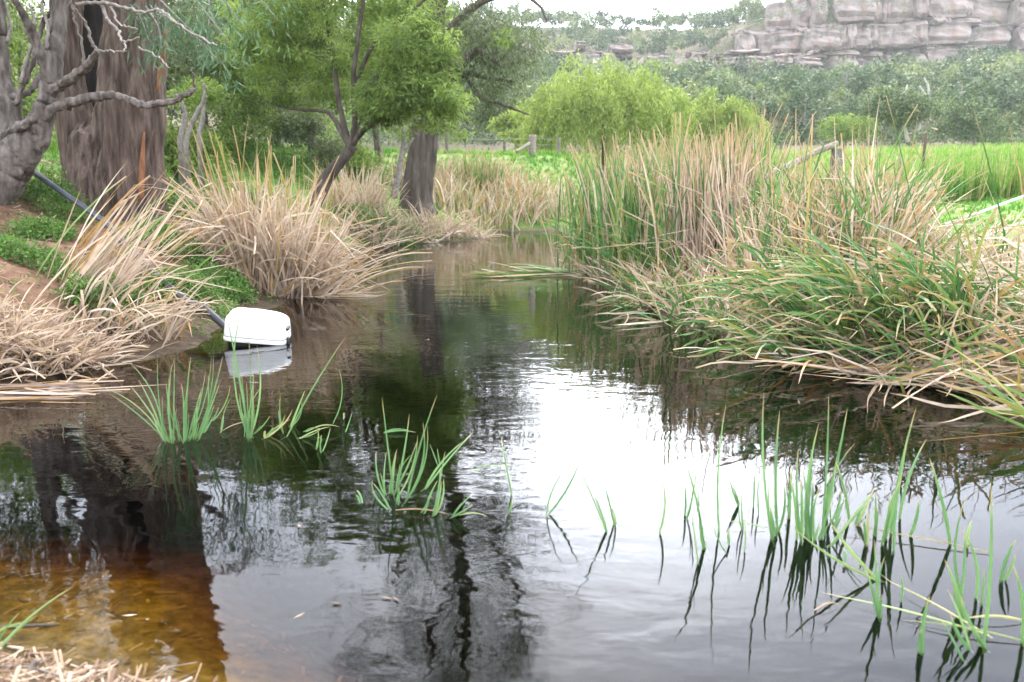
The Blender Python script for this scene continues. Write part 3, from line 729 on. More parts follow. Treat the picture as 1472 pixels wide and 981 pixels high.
wood_obj('branch', colonize(r, nodes, tg, sag=0.05, rbase=0.006, rlen=0.012), M_bark_dark, t_, 4)
V, Q, a = leaves(r, tg, 100, (0.6, 0.6, 0.65), 0.17, 0.035, 0.9, jit=0.2)
build('crown', V, Q, M_dull, t_, {'tint': a})

# slim pale forked sapling next to the dark trunk
s0 = at(572, 262, 12.9)
t_ = empty('sapling', (s0[0], s0[1], float(H(s0[0], s0[1]))), 'slim pale grey forked sapling stem beside the dark trunk', 'tree')
wood_obj('trunk', [limb2([(566, 285), (572, 255), (577, 225), (580, 205), (581, 180)], [11, 9, 7, 6, 4], 12.9), limb2([(577, 228), (586, 212), (594, 198)], [5, 4, 3], 12.9)], M_twig, t_, 8)
tg = px_ell(r, 584, 190, 12.9, 22, 16, 0.3, 6); V, Q, a = leaves(r, tg, 40, (0.27, 0.27, 0.2), 0.11, 0.036); build('crown', V, Q, M_wattle, t_, {'tint': a})
# pale saplings behind the old gum
for q, (pts, Y, lab) in enumerate([([(258, 205), (266, 170), (262, 150), (252, 135)], 10.4, 'pale bare sapling stem close behind the old gum'),
                                   ([(266, 208), (276, 178), (290, 150), (296, 138)], 10.6, 'pale forked bare sapling on the slope behind the old gum'),
                                   ([(285, 200), (292, 165), (294, 120)], 11.2, 'thin upright bare sapling between old gum and feathery tree')]):
    S, w = limb2(pts, np.linspace(8, 4, len(pts)), Y); z_ = float(H(S[0][0], S[0][1])); S[0][2] = min(S[0][2], z_-0.05)
    t_ = empty('sapling', (S[0][0], S[0][1], z_), lab, 'tree'); wood_obj('trunk', [(S, w)], M_twig, t_, 7)
# background trees closing the left side
def leafy_tree(name, label, x, y, hgt, rx, mat, nc, nl, lsz, low=0.45, trunk_h=0.35, seed=1, z=None, group=None, barkm=None, trunk_r=0.02):
    k0 = YM(y)/y; x, y, hgt, rx, lsz = x*k0, y*k0, hgt*k0, rx*k0, lsz*k0
    rr = np.random.default_rng(seed); z0 = float(H(x, y)) if z is None else z
    t_ = empty(name, (x, y, z0), label, 'tree', group)
    P = spline([(x, y, z0-0.2), (x+rr.normal(0, .1)*hgt*0.3, y, z0+hgt*trunk_h), (x+rr.normal(0, 0.05)*hgt, y, z0+hgt*0.8)], 9); w = np.linspace(trunk_r*hgt, trunk_r*0.3*hgt, 9)
    T_ = []
    for k_ in range(5):
        a_ = rr.uniform(0, 6.28); T_.append(ellipsoid_pts(rr, (x+math.cos(a_)*rx*0.4, y+math.sin(a_)*rx*0.4, z0+hgt*rr.uniform(low, 0.85)), (rx*0.55, rx*0.55, hgt*0.2), nc//5))
    T_ = np.vstack(T_)
    wood_obj('trunk', [(P, w)], barkm or M_bark_grey, t_, 9)
    wood_obj('branch', colonize(rr, poly_nodes(P[3:], w[3:]), T_[::2], rbase=0.01, rlen=0.015), barkm or M_bark_grey, t_, 4)
    V, Q, a = leaves(rr, T_, nl, (rx*0.2, rx*0.2, rx*0.16), lsz, lsz*0.35, 0.3); build('crown', V, Q, mat, t_, {'tint': a}); return t_
leafy_tree('background_tree', 'olive green leafy tree with low boughs close behind the old gum', -5.6, 12.6, 3.3, 1.6, M_dull, 130, 110, 0.09, low=0.3, seed=51)
leafy_tree('background_tree', 'tall shady green tree standing over the slope left of the old gum', -8.9, 12.5, 9.5, 2.8, M_dull, 260, 100, 0.12, low=0.3, seed=52)
leafy_tree('background_tree', 'tall olive tree whose boughs fill the gap above the slope', -5.6, 19.5, 4.5, 2.6, M_dull, 170, 100, 0.12, low=0.3, seed=53)
leafy_tree('background_tree', 'tall green tree rising behind the feathery tree', -3.4, 21.0, 5.0, 2.6, M_wattle, 170, 100, 0.12, low=0.35, seed=54)
leafy_tree('background_tree', 'hazy olive tree on the slope behind the old gum', -5.4, 15.5, 3.7, 2.0, M_dull, 130, 80, 0.11, low=0.22, seed=3)
leafy_tree('background_tree', 'light green bushy tree behind the gnarled branches', -9.5, 13.5, 5.5, 2.4, M_wattle, 110, 80, 0.10, low=0.22, seed=4)
leafy_tree('background_tree', 'olive shrub filling the gap left of the feathery tree', -4.3, 17.5, 4.0, 2.2, M_dull, 110, 80, 0.11, low=0.22, seed=6)
leafy_tree('background_tree', 'soft green tree on the grassy slope behind the feathery tree', -6.5, 25.0, 6.0, 3.2, M_wattle, 120, 70, 0.16, low=0.22, seed=8)
for q, (px_, y, hg, rx_, mt, lab) in enumerate([(255, 12.0, 1.5, 0.9, M_wattle, 'low olive bush right behind the old gum trunk'), (330, 14.2, 1.8, 1.1, M_wattle, 'light green bush on the slope under the hanging leaf sprays'),
        (215, 14.5, 2.3, 1.2, M_dull, 'shaded olive bush high on the slope beside the old gum'), (300, 18.0, 2.8, 1.5, M_dull, 'pale olive thicket at the top of the slope'), (395, 20.0, 2.4, 1.4, M_willow, 'pale yellow-green bush behind the low bough of the feathery tree'),
        (50, 11.5, 2.2, 1.2, M_wattle, 'bright green bush seen through the gnarled branches'), (-60, 12.5, 3.2, 1.6, M_wattle, 'leafy bush crowding behind the gnarled tree'), (520, 16.5, 1.4, 0.9, M_wattle, 'small round bush left of the dark trunk'), (440, 15.0, 1.3, 0.9, M_dull, 'low dull bush behind the leaning forked trunk')]):
    leafy_tree('bush', lab, float(at_y(px_, 250, y)[0]), y, hg, rx_, mt, 90, 90, 0.075, low=0.12, seed=60+q)
for q, (x, y, hg, rx_, mt, lab) in enumerate([(-4.0, 44, 6.5, 3.0, M_hill, 'dark green tree glimpsed between the dark trunk and the willow'), (-0.5, 52, 5.2, 2.8, M_hill, 'grey-green tree behind the grey fence post'),
                                              (-9.5, 48, 8.0, 3.6, M_hill, 'grey-green tree beyond the grassy slope'), (0.6, 40, 2.6, 1.6, M_willow, 'yellow-green bush growing beside the round willow')]):
    leafy_tree('background_tree', lab, x, y, hg, rx_, mt, 100, 60, 0.26, seed=20+q)

# willows
def willow(label, px, py, Y, rx, ry, seed, trunk):
    Y = YM(Y); rr = np.random.default_rng(seed); c_ = at_y(px, py, Y); k_ = Y/FPX/math.cos(PITCH); RX, RZ = rx*k_, ry*k_
    g_ = at_y(trunk, 200, Y); z0 = float(H(g_[0], Y))
    t_ = empty('willow_tree', (g_[0], Y, z0), label, 'tree', None)
    P = spline([(g_[0], Y, z0-0.3), (g_[0]-0.15, Y, z0+0.7), (c_[0], Y, c_[2]+RZ*0.3)], 9); w = np.linspace(0.32, 0.09, 9)
    wood_obj('trunk', [(P, w)], M_bark_dark, t_, 10, lump=0.2, lumpf=3)
    n_ = 330
    u = rr.normal(0, 1, (n_, 3)); u[:, 2] = np.abs(u[:, 2])*0.9-0.25; u /= np.linalg.norm(u, axis=1)[:, None]
    lump_ = 1+0.13*np.sin(u[:, 0]*6+seed)*np.cos(u[:, 1]*5)+0.08*np.sin(u[:, 0]*13+u[:, 2]*9)
    tops = c_+u*np.array([RX, RX*0.85, RZ])*(lump_*rr.uniform(0.6, 1.0, n_))[:, None]
    wood_obj('branch', colonize(rr, poly_nodes(P[2:], w[2:]), tops[::5], rbase=0.012, rlen=0.015), M_bark_dark, t_, 4)
    C = []; tn = []
    for q in tops:
        ln = rr.uniform(0.5, 1.5)*RZ*0.5; tt = rr.uniform(0.2, 0.9); out = (q-c_)[:2]; out = out/(np.linalg.norm(out)+1e-6)
        for s_ in np.linspace(0, 1, 7):
            zc = q[2]-ln*s_*s_
            if zc < z0+0.5: continue
            C.append((q[0]+out[0]*0.55*s_, q[1]+out[1]*0.55*s_, zc)); tn.append(tt)
    V, Q, a = leaves(rr, np.array(C), 13, (0.36, 0.36, 0.48), 0.30, 0.08, 1.3, np.array(tn), 0.15)
    build('crown', V, Q, M_willow, t_, {'tint': a}); return t_
willow('round pale yellow-green willow with a short dark trunk beyond the reeds', 868, 172, 31, 104, 84, 2, 874)
willow('smaller yellow-green weeping willow beside the round willow', 1026, 200, 35, 64, 58, 3, 1030)
# olive bush with white dead limbs
bx = at(1290, 200, 55); t_ = leafy_tree('dead_topped_bush', 'olive bush with bleached dead branches sticking out of its top', bx[0]*55/YM(55), 55, 4.4, 3.3, M_hill, 130, 70, 0.24, seed=31)
for pts, w_ in [([(1305, 205), (1298, 170), (1293, 150), (1302, 132), (1304, 122)], 6), ([(1318, 190), (1326, 165), (1330, 140), (1322, 124)], 7), ([(1325, 165), (1336, 150), (1334, 124), (1328, 112)], 5),
                ([(1268, 190), (1272, 160), (1266, 146)], 5), ([(1330, 175), (1344, 162)], 4), ([(1293, 152), (1286, 140)], 3)]:
    S, w = limb2(pts, np.linspace(w_, w_*0.4, len(pts)), 53.5); wood_obj('dead_branch', [(S, w)], M_white_wood, t_, 6)
bx = at(1215, 205, 60); leafy_tree('background_tree', 'yellowish green bush beyond the leaning fence rail', bx[0]*60/YM(60), 60, 3.4, 2.6, M_wattle, 80, 60, 0.24, seed=33)
bx = at(1400, 205, 70); leafy_tree('background_tree', 'dark rounded tree standing behind the tall green grass', bx[0]*70/YM(70), 70, 5.8, 3.6, M_hill, 110, 60, 0.3, seed=34)

# ------------------------------------------------------------------ reeds
def blade_set(r, base, az, lean, bend, L, W, tint, kp=None, ka=None, n=8, zmin=None, tw=None):
    N = len(base); t = np.linspace(0, 1, n+1)
    th = lean[:, None]+bend[:, None]*t[None]**1.4
    if kp is not None: th = th+np.where(t[None] > kp[:, None], ka[:, None], 0)
    az2 = az[:, None]+r.normal(0, 0.12, N)[:, None]*t[None]*2
    d = np.stack([np.sin(th)*np.cos(az2), np.sin(th)*np.sin(az2), np.cos(th)], -1)
    step = (L/n)[:, None, None]*d
    P = base[:, None, :]+np.concatenate([np.zeros((N, 1, 3)), np.cumsum(step[:, :-1], 1)], 1)
    if zmin is not None: P[..., 2] = np.maximum(P[..., 2], zmin[:, None]+0.0*t[None])
    side = np.stack([-np.sin(az2), np.cos(az2), np.zeros_like(az2)], -1)
    nrm = np.cross(d, side)
    tw = r.uniform(-1.4, 1.4, N) if tw is None else tw
    tw2 = tw[:, None]+t[None]*r.normal(0, 0.5, N)[:, None]
    w = np.cos(tw2)[..., None]*side+np.sin(tw2)[..., None]*nrm
    prof = np.interp(t, [0, 0.15, 0.5, 0.8, 1.0], [0.75, 1.0, 0.95, 0.6, 0.06])
    blunt = (r.random(N) < 0.35)[:, None]; prof = np.where(blunt, np.interp(t, [0, 0.15, 1.0], [0.8, 1.0, 0.55])[None], prof[None])
    hw = (W[:, None]*prof*0.5)[..., None]*w
    V = np.stack([P-hw, P+hw], 2).reshape(N, -1, 3)
    return V, np.repeat(t, 2)
def blade_quads(n=8):
    i = np.arange(n)*2; return np.stack([i, i+1, i+3, i+2], 1)
BQ = blade_quads(8)
CQ = np.concatenate([np.stack([np.arange(8)*3+k_, np.arange(8)*3+k_+1, np.arange(8)*3+k_+4, np.arange(8)*3+k_+3], 1) for k_ in (0, 1)])
def emit_blades(parent, V, al, tint, K, mat=M_reed, mass='leaf_mass', leaf='leaf'):
    """K blades that show largest (nearest the camera) become parts; the rest one part"""
    N = len(V)
    size = np.linalg.norm(V.max(1)-V.min(1), axis=1)/np.linalg.norm(V.mean(1), axis=1)**1.5
    order = np.argsort(-size)
    for q in order[:K]:
        build(leaf, V[q], BQ, mat, parent, {'tint': np.full(len(V[q]), tint[q]), 'along': al}, True)
    rest_ = order[K:]
    if len(rest_):
        VV = V[rest_].reshape(-1, 3); off = (np.arange(len(rest_))*V.shape[1])[:, None, None]
        FF = (BQ[None]+off).reshape(-1, 4)
        o_ = build(mass, VV, FF, mat, parent, {'tint': np.repeat(tint[rest_], V.shape[1]), 'along': np.tile(al, len(rest_))}, True)
        o_['kind'] = 'stuff'
def pick(r, N, table):
    """table: list of (weight, lo, hi) of tint"""
    w = np.array([q[0] for q in table], float); k_ = r.choice(len(table), N, p=w/w.sum())
    lo = np.array([q[1] for q in table])[k_]; hi = np.array([q[2] for q in table])[k_]
    return r.uniform(lo, hi)
GREEN = [(7, 0.0, 0.32), (2, 0.3, 0.45), (1, 0.5, 0.7)]
MIXED = [(4, 0.02, 0.36), (1.5, 0.36, 0.6), (4.5, 0.64, 0.95)]
DEAD = [(1, 0.5, 0.66), (7, 0.66, 0.9), (2, 0.88, 1.0)]
DEADISH = [(1.2, 0.1, 0.4), (1, 0.45, 0.6), (7, 0.64, 0.95)]
class Clump:
    def __init__(s, label, loc, seed, name='reed_clump', group='reed clumps along the creek'):
        s.k = grow(loc); s.e = empty(name, (loc[0], loc[1], 0.0), label, 'reeds', group); s.r = np.random.default_rng(seed); s.V = []; s.t = []; s.al = None
    def add(s, N, base, az, lean, bend, L, W, table, kink=None, zmin=None, ground=True, lift=None):
        """base: callable(r, N) -> xy ; az (mean, sd) or callable ; others (lo, hi)"""
        r = s.r; xy = base(r, N, s.k); z = H(xy[:, 0], xy[:, 1]); z = np.maximum(z, -0.25)-0.02
        B = np.column_stack([xy, z])
        if lift is not None: B[:, 2] = np.maximum(B[:, 2], 0)+lift(r, xy, N)
        az_ = az(r, xy, N) if callable(az) else r.normal(az[0], az[1], N)
        u = lambda q: r.uniform(q[0], q[1], N)
        kp = ka = None
        if kink: 
            kp = r.uniform(0.3, 0.8, N); ka = np.where(r.random(N) < kink[0], r.uniform(kink[1], kink[2], N), 0)
        zm = None
        if zmin is not None: zm = np.full(N, zmin)+r.uniform(0, 0.05, N)
        V, s.al = blade_set(r, B, az_, u(lean), u(bend), u(L)*s.k, u(W)*s.k*1.32, None, kp, ka, zmin=zm)
        s.V.append(V); s.t.append(pick(r, N, table)); return s
    def done(s, K):
        emit_blades(s.e, np.concatenate(s.V), s.al, np.concatenate(s.t), K)
def line_base(a, b, back, jit=0.1):
    a = np.asarray(a[:2]); b = np.asarray(b[:2])
    def f(r, N, k=1.0):
        t = r.uniform(0, 1, N)[:, None]; p = a+(b-a)*t
        nrm = np.array([-(b-a)[1], (b-a)[0]]); nrm = nrm/np.linalg.norm(nrm)
        if nrm[1] < 0: nrm = -nrm
        return p+nrm*r.uniform(0, back*k, N)[:, None]+r.normal(0, jit*k, (N, 2))
    return f
def disc_base(c, rx, ry):
    c = np.asarray(c[:2])
    def f(r, N, k=1.0):
        a = r.uniform(0, 6.28, N); q = np.sqrt(r.random(N)); return c+np.stack([np.cos(a)*q*rx*k, np.sin(a)*q*ry*k], 1)
    return f
def fan(c, k=1.0, sd=0.7):
    c = np.asarray(c[:2])
    return lambda r, xy, N: np.arctan2(xy[:, 1]-c[1], xy[:, 0]-c[0])+r.normal(0, sd, N)
RND = lambda r, xy, N: r.uniform(0, 6.28, N)
PI = math.pi

# --- right bank
a_, b_ = wat(806, 388), wat(965, 432)
c1 = Clump('tall upright green reeds at the creek bend with leaf tips before the round willow', ((a_+b_)/2), 101)
c1.add(760, line_base(a_, b_, 1.3), RND, (0.0, 0.22), (0.05, 0.5), (0.9, 1.5), (0.010, 0.019), MIXED, (0.15, 0.6, 1.6))
c1.add(420, line_base(a_, b_, 1.0), RND, (0.0, 0.2), (0.05, 0.45), (1.0, 1.62), (0.012, 0.02), GREEN)
c1.add(110, line_base(a_, b_, 0.4), (PI*1.3, 0.7), (0.2, 0.6), (0.9, 1.5), (0.6, 1.0), (0.012, 0.02), GREEN, zmin=0.01)
c1.add(160, line_base(a_, b_, 0.2), (PI*1.3, 0.9), (0.5, 1.2), (0.3, 0.9), (0.25, 0.5), (0.008, 0.016), DEAD, zmin=0.01)
c1.done(70)
a_ = wat(818, 396)
cg = Clump('green reed leaves lying flat on the water off the creek bend', a_, 102)
cg.add(46, disc_base(a_, 0.22, 0.2), (PI*1.03, 0.22), (1.2, 1.45), (0.0, 0.35), (0.6, 1.15), (0.012, 0.02), GREEN, zmin=0.004)
cg.add(10, disc_base(a_, 0.2, 0.2), (PI*1.0, 0.3), (1.1, 1.3), (0.2, 0.5), (0.5, 0.9), (0.01, 0.016), DEAD, zmin=0.004)
cg.done(40)
a_ = wat(1022, 432)+np.array([0, 0.25, 0])
c2 = Clump('pale dead upright reeds standing as a tan sheaf among green ones', a_, 103)
c2.add(560, disc_base(a_, 0.36, 0.45), RND, (0.0, 0.14), (0.0, 0.22), (0.75, 1.42), (0.008, 0.018), DEAD, (0.2, 0.5, 1.8))
c2.add(60, disc_base(a_, 0.45, 0.3), RND, (0.0, 0.3), (0.2, 0.8), (0.9, 1.45), (0.01, 0.018), GREEN)
c2.done(60)
a_, b_ = wat(1070, 470), wat(1420, 500)
c3 = Clump('broad tangle of tan and green reeds before the leaning fence rail', (a_+b_)/2+np.array([0, 0.6, 0]), 104)
bL, bR = a_+[0, .2, 0], wat(1285, 487)+[0, .2, 0]
c3.add(1600, line_base(bL, bR, 2.2), RND, (0.0, 0.6), (0.1, 0.9), (0.6, 1.12), (0.008, 0.018), DEADISH, (0.4, 0.4, 1.8))
c3.add(420, line_base(bL, bR, 2.0), RND, (0.0, 0.5), (0.2, 1.0), (0.75, 1.3), (0.010, 0.020), GREEN, (0.2, 0.5, 1.8))
c3.add(60, line_base(bL, bR, 2.0), RND, (0.0, 0.3), (0.0, 0.5), (1.1, 1.6), (0.010, 0.018), MIXED, (0.3, 0.8, 2.2))
c3.add(700, line_base(bR, b_+[0.9, .1, 0], 1.6), RND, (0.3, 1.2), (0.2, 1.0), (0.4, 0.75), (0.008, 0.018), DEADISH, (0.4, 0.4, 1.8))
c3.add(50, line_base(bR, b_+[0.9, .1, 0], 1.4), RND, (0.2, 0.8), (0.3, 1.2), (0.4, 0.75), (0.010, 0.020), GREEN, (0.2, 0.5, 1.8))
c3.done(110)
a_, b_ = wat(1130, 520), wat(1420, 545)
c4 = Clump('green reed leaves arching left down to the water from the right bank', (a_+b_)/2, 105)
c4.add(560, line_base(a_, b_, 0.9), (PI*1.12, 0.55), (0.05, 0.7), (1.1, 1.9), (0.7, 1.2), (0.012, 0.022), GREEN, zmin=0.005)
c4.add(200, line_base(a_, b_, 0.5), (PI*1.25, 0.6), (0.3, 1.0), (0.6, 1.2), (0.5, 0.9), (0.010, 0.018), MIXED, zmin=0.005)
c4.done(150)
a_, b_ = wat(1085, 510), wat(1130, 500)
c4b = Clump('low fringe of green and tan leaves trailing in the water below the dead sheaf', (wat(900, 430)+wat(1040, 490))/2, 106)
c4b.add(260, line_base(wat(880, 432), wat(1075, 505), 0.35), (PI*1.35, 0.6), (0.4, 1.1), (0.5, 1.1), (0.35, 0.7), (0.010, 0.018), [(5, 0.02, 0.4), (3, 0.64, 0.95)], zmin=0.004)
c4b.add(260, line_base(wat(900, 425), wat(1085, 490), 0.5), RND, (0.2, 0.9), (0.2, 1.0), (0.4, 0.8), (0.008, 0.016), DEADISH)
c4b.done(60)
def mound(r, xy, N):
    d_ = sdf(xy[:, 0], xy[:, 1]); return r.uniform(0.05, 1.0, N)*np.clip(0.12+0.55*np.clip(d_, -0.1, 1.1), 0.05, 0.7)
a_, b_ = wat(1200, 548), wat(1800, 606)
c5 = Clump('flattened mat of fallen tan reed stalks on the right bank', (a_+b_)/2+np.array([0, 0.4, 0]), 107)
c5.add(1150, line_base(a_, b_, 1.5), (-0.35, 0.8), (1.0, 1.6), (0.0, 0.4), (0.4, 1.0), (0.007, 0.016), DEAD, (0.2, -0.4, 0.6), lift=mound, zmin=0.01)
c5.add(450, line_base(a_, b_, 1.5), (PI-0.2, 0.9), (1.0, 1.6), (0.0, 0.5), (0.4, 1.0), (0.007, 0.016), DEAD, (0.2, -0.4, 0.6), lift=mound, zmin=0.01)
c5.add(260, line_base(a_+[0.3, 0, 0], b_, 1.4), RND, (0.3, 1.1), (0.2, 1.0), (0.5, 1.1), (0.009, 0.018), MIXED, (0.3, 0.3, 1.2), zmin=0.01)
c5.add(240, line_base(wat(1300, 556), wat(1700, 590), 1.3), (PI*1.05, 0.9), (0.1, 0.8), (0.6, 1.5), (0.6, 1.1), (0.012, 0.02), GREEN)
c5.done(150)
a_ = wat(1640, 640)
c6 = Clump('yellow and orange tinged reed leaves arching in low from the right', a_, 108)
c6.add(15, disc_base(a_, 0.22, 0.35), (PI*0.98, 0.22), (0.55, 1.1), (0.4, 0.8), (0.7, 1.1), (0.012, 0.02), [(5, 0.3, 0.6), (2, 0.1, 0.3)], zmin=0.02)
c6.add(26, disc_base(a_+[0.1, 0.3, 0], 0.4, 0.4), (PI*1.0, 0.5), (0.2, 0.9), (0.3, 0.9), (0.6, 1.0), (0.010, 0.018), MIXED, zmin=0.01)
c6.done(41)
# tall single stems crossing the paddock view
c7 = Clump('few very tall dark green reed stems standing before the paddock', wat(1430, 520), 109)
for (pb, pt, tn) in [((1462, 430), (1392, 160), 0.05), ((1420, 360), (1300, 190), 0.30), ((1500, 330), (1440, 160), 0.6), ((1345, 330), (1268, 140), 0.1), ((1120, 330), (1098, 165), 0.62), ((1270, 300), (1250, 170), 0.4), ((1060, 300), (1012, 165), 0.8), ((1440, 420), (1350, 275), 0.86), ((1472, 420), (1400, 230), 0.8), ((1160, 320), (1172, 165), 0.5), ((1300, 330), (1235, 205), 0.84)]:
    A = at(*pb, 6.2); B_ = at(*pt, 6.3); A[2] = float(H(A[0], A[1])) if A[2] > float(H(A[0], A[1])) else A[2]
    v = B_-A; Ln = np.linalg.norm(v); lean_ = math.acos(v[2]/Ln); azz = math.atan2(v[1], v[0])
    V, al = blade_set(c7.r, A[None], np.array([azz]), np.array([lean_-0.06]), np.array([0.12]), np.array([Ln]), np.array([0.021]), None, tw=np.array([0.3])); c7.V.append(V); c7.t.append(np.array([tn])); c7.al = al
c7.done(20)

# --- left bank
a_ = wat(385, 428)+np.array([0, 0.35, 0])
c8 = Clump('big bushy mound of dead tan reeds left of the creek', a_, 120)
c8.add(1150, disc_base(a_, 0.46, 0.5), fan(a_, sd=0.9), (0.0, 0.5), (0.0, 0.85), (0.5, 1.25), (0.009, 0.020), DEAD, (0.55, 0.4, 2.0))
c8.add(150, disc_base(a_+[0.15, -0.25, 0], 0.5, 0.35), (-0.5, 0.6), (0.4, 1.1), (0.2, 0.9), (0.5, 0.95), (0.008, 0.016), DEAD, zmin=0.01)
c8.add(60, disc_base(a_+[-0.1, 0.3, 0], 0.5, 0.3), RND, (0.0, 0.3), (0.0, 0.4), (1.1, 1.5), (0.01, 0.017), [(1, 0.35, 0.6)])
c8.add(26, disc_base(a_+[0.35, -0.3, 0], 0.3, 0.25), (-0.15, 0.25), (0.75, 1.0), (0.5, 0.8), (1.0, 1.5), (0.010, 0.016), DEAD, zmin=0.02)
c8.done(140)
a_ = wat(170, 505)+np.array([0, 0.25, 0])
c9 = Clump('long dead reed stalks leaning right over green herbs beside the white float', a_, 121)
c9.add(75, line_base(wat(85, 500), wat(170, 494), 0.35), (0.25, 0.35), (0.45, 0.85), (0.0, 0.4), (0.7, 1.2), (0.009, 0.017), DEAD, (0.25, 0.3, 1.4))
c9.add(130, line_base(wat(120, 512), wat(240, 500), 0.35), (0.0, 0.8), (0.3, 0.9), (0.6, 1.6), (0.4, 0.75), (0.008, 0.016), DEAD, (0.3, 0.4, 1.4), zmin=0.01)
c9.add(18, line_base(wat(95, 490), wat(205, 480), 0.4), (0.3, 0.3), (0.5, 0.75), (0.3, 0.7), (0.8, 1.2), (0.009, 0.016), [(2, 0.48, 0.64), (1, 0.3, 0.45)])
c9.done(110)
a_ = wat(40, 545)
c10 = Clump('low heap of brown collapsed reed straw at the left water edge', a_, 122)
c10.add(560, line_base(wat(-90, 552), wat(135, 530), 0.5), (-0.6, 0.9), (0.1, 0.9), (0.5, 1.5), (0.24, 0.45), (0.007, 0.014), [(5, 0.66, 0.9), (4, 0.88, 1.0)], (0.3, 0.4, 1.4), zmin=0.01)
c10.add(330, line_base(wat(-90, 555), wat(135, 535), 0.35), (-0.8, 0.6), (0.8, 1.3), (0.3, 0.8), (0.3, 0.65), (0.007, 0.015), [(5, 0.66, 0.9), (5, 0.88, 1.0)], zmin=0.006)
c10.add(26, line_base(wat(-60, 572), wat(60, 572), 0.15), (0.0, 0.3), (1.5, 1.57), (0.0, 0.05), (0.3, 0.7), (0.007, 0.014), [(5, 0.9, 1.0), (1, 0.55, 0.6)], zmin=0.004)
c10.done(110)
a_ = wat(515, 350)
c11 = Clump('small tan reed clump beyond the big dead mound', a_+np.array([0, 0.3, 0]), 123)
c11.add(330, disc_base(a_+[0, 0.35, 0], 0.42, 0.4), fan(a_+np.array([0, .3, 0]), sd=0.9), (0.0, 0.5), (0.1, 0.8), (0.4, 0.85), (0.010, 0.018), DEAD, (0.2, 0.4, 1.5))
c11.done(30)
c12 = Clump('matted dead straw fringe along the far water edge below the dark trunk', wat(620, 348), 124)
c12.add(520, line_base(wat(535, 356), wat(705, 342), 0.5), (-PI/2, 1.0), (0.4, 1.3), (0.3, 1.0), (0.3, 0.65), (0.010, 0.02), [(5, 0.66, 0.9), (4, 0.86, 1.0)], zmin=0.01)
c12.done(30)
c13 = Clump('pale straw coloured reeds across the far end of the creek', wat(735, 333), 125)
c13.add(1700, line_base(wat(650, 336), wat(830, 330), 2.2), RND, (0.05, 0.6), (0.1, 0.8), (0.35, 0.75), (0.012, 0.022), [(6, 0.62, 0.86), (2, 0.4, 0.58), (1, 0.2, 0.4)])
c13.add(160, line_base(wat(690, 330), wat(722, 329), 0.6), RND, (0.0, 0.3), (0.0, 0.4), (0.5, 0.85), (0.012, 0.022), GREEN)
c13.done(40)

# --- shoots standing in the water
def shoots(label, blades, zoom, W, seed, group='green reed shoots standing in the creek'):
    x0, y0, sc = zoom; rr = np.random.default_rng(seed)
    extra = []
    for b_ in blades:
        if len(b_) <= 6 and rr.random() < 0.55:
            f = rr.uniform(0.35, 0.85); bx_, by_ = b_[0]+rr.normal(0, 5)*sc/2.5, b_[1]+rr.normal(0, 3)*sc/2.5
            extra.append((bx_, by_, bx_+(b_[2]-b_[0])*f+rr.normal(0, 9)*sc/2.5, by_+(b_[3]-b_[1])*f))
    blades = list(blades)+extra
    bases = np.array([wat(x0+b_[0]/sc, y0+b_[1]/sc) for b_ in blades]); c_ = bases.mean(0)
    e = empty('reed_shoots', (c_[0], c_[1], 0), label, 'reeds', group)
    for b_, B in zip(blades, bases):
        tip = at_y(x0+b_[2]/sc, y0+b_[3]/sc, B[1]+rr.normal(0, 0.03)); arc = b_[4] if len(b_) > 4 else rr.normal(0, 0.05); tn = b_[5] if len(b_) > 5 else rr.uniform(0.1, 0.62)
        if len(b_) > 6: tip = wat(x0+b_[2]/sc, y0+b_[3]/sc, b_[6])
        w = W*rr.uniform(0.4, 0.75)*grow(B)*(0.6 if len(b_) > 6 else 1.0)
        v = tip-B; Ln = np.linalg.norm(v)
        t = np.linspace(-0.12 if v[2] > 0.05 else 0.0, 1, 9)
        side0 = np.cross(v/Ln, np.array([0, 1.0, 0])); side0 /= np.linalg.norm(side0)+1e-9
        P = B+v*t[:, None]+side0*(arc*Ln*4*np.clip(t, 0, 1)*(1-np.clip(t, 0, 1)))[:, None]
        if v[2] <= 0.05: P[:, 2] = np.maximum(P[:, 2], 0.006)+0.012*np.sin(np.linspace(0, 3.1, 9))
        tg_ = np.gradient(P, axis=0); tg_ /= np.linalg.norm(tg_, axis=1)[:, None]
        view = P-np.array([0, 0, CAMH]); view /= np.linalg.norm(view, axis=1)[:, None]
        s_ = np.cross(tg_, view); s_ /= np.linalg.norm(s_, axis=1)[:, None]
        q_ = np.cross(tg_, s_); ang = rr.uniform(-0.7, 0.7)
        s_ = s_*math.cos(ang)+q_*math.sin(ang)
        prof = np.interp(np.linspace(0, 1, 9), [0, 0.25, 0.6, 0.85, 1], [0.6, 1, 0.85, 0.5, 0.05])*w*0.5
        V = np.stack([P-s_*prof[:, None], P+q_*0.45*prof[:, None], P+s_*prof[:, None]], 1).reshape(-1, 3)
        build('leaf', V, CQ, M_shoot, e, {'tint': np.full(27, tn), 'along': np.repeat(np.linspace(0.1, 1, 9), 3)}, False)
    return e
Z1 = (130, 420, 3.68)
shoots('spread tuft of thin green reed shoots between the straw heap and white float', [(395,790,20,490,-0.12,0.7),(380,770,205,370),(400,780,210,495),(395,790,355,335,0.03),(425,780,398,470),(440,790,445,360),(430,790,425,430),(490,790,450,340),(500,780,480,480),(495,790,490,570),(520,780,640,340),(510,770,532,340),(560,770,650,330),(570,770,700,340),(575,780,685,480),(540,760,585,535),(620,690,625,440),(650,680,740,490),(690,740,745,555),(385,780,330,640),(415,790,365,630),(470,785,440,600),(545,775,560,600),(505,785,520,640),(530,780,610,420),(555,775,575,690),(600,740,655,600)], Z1, 0.014, 1)
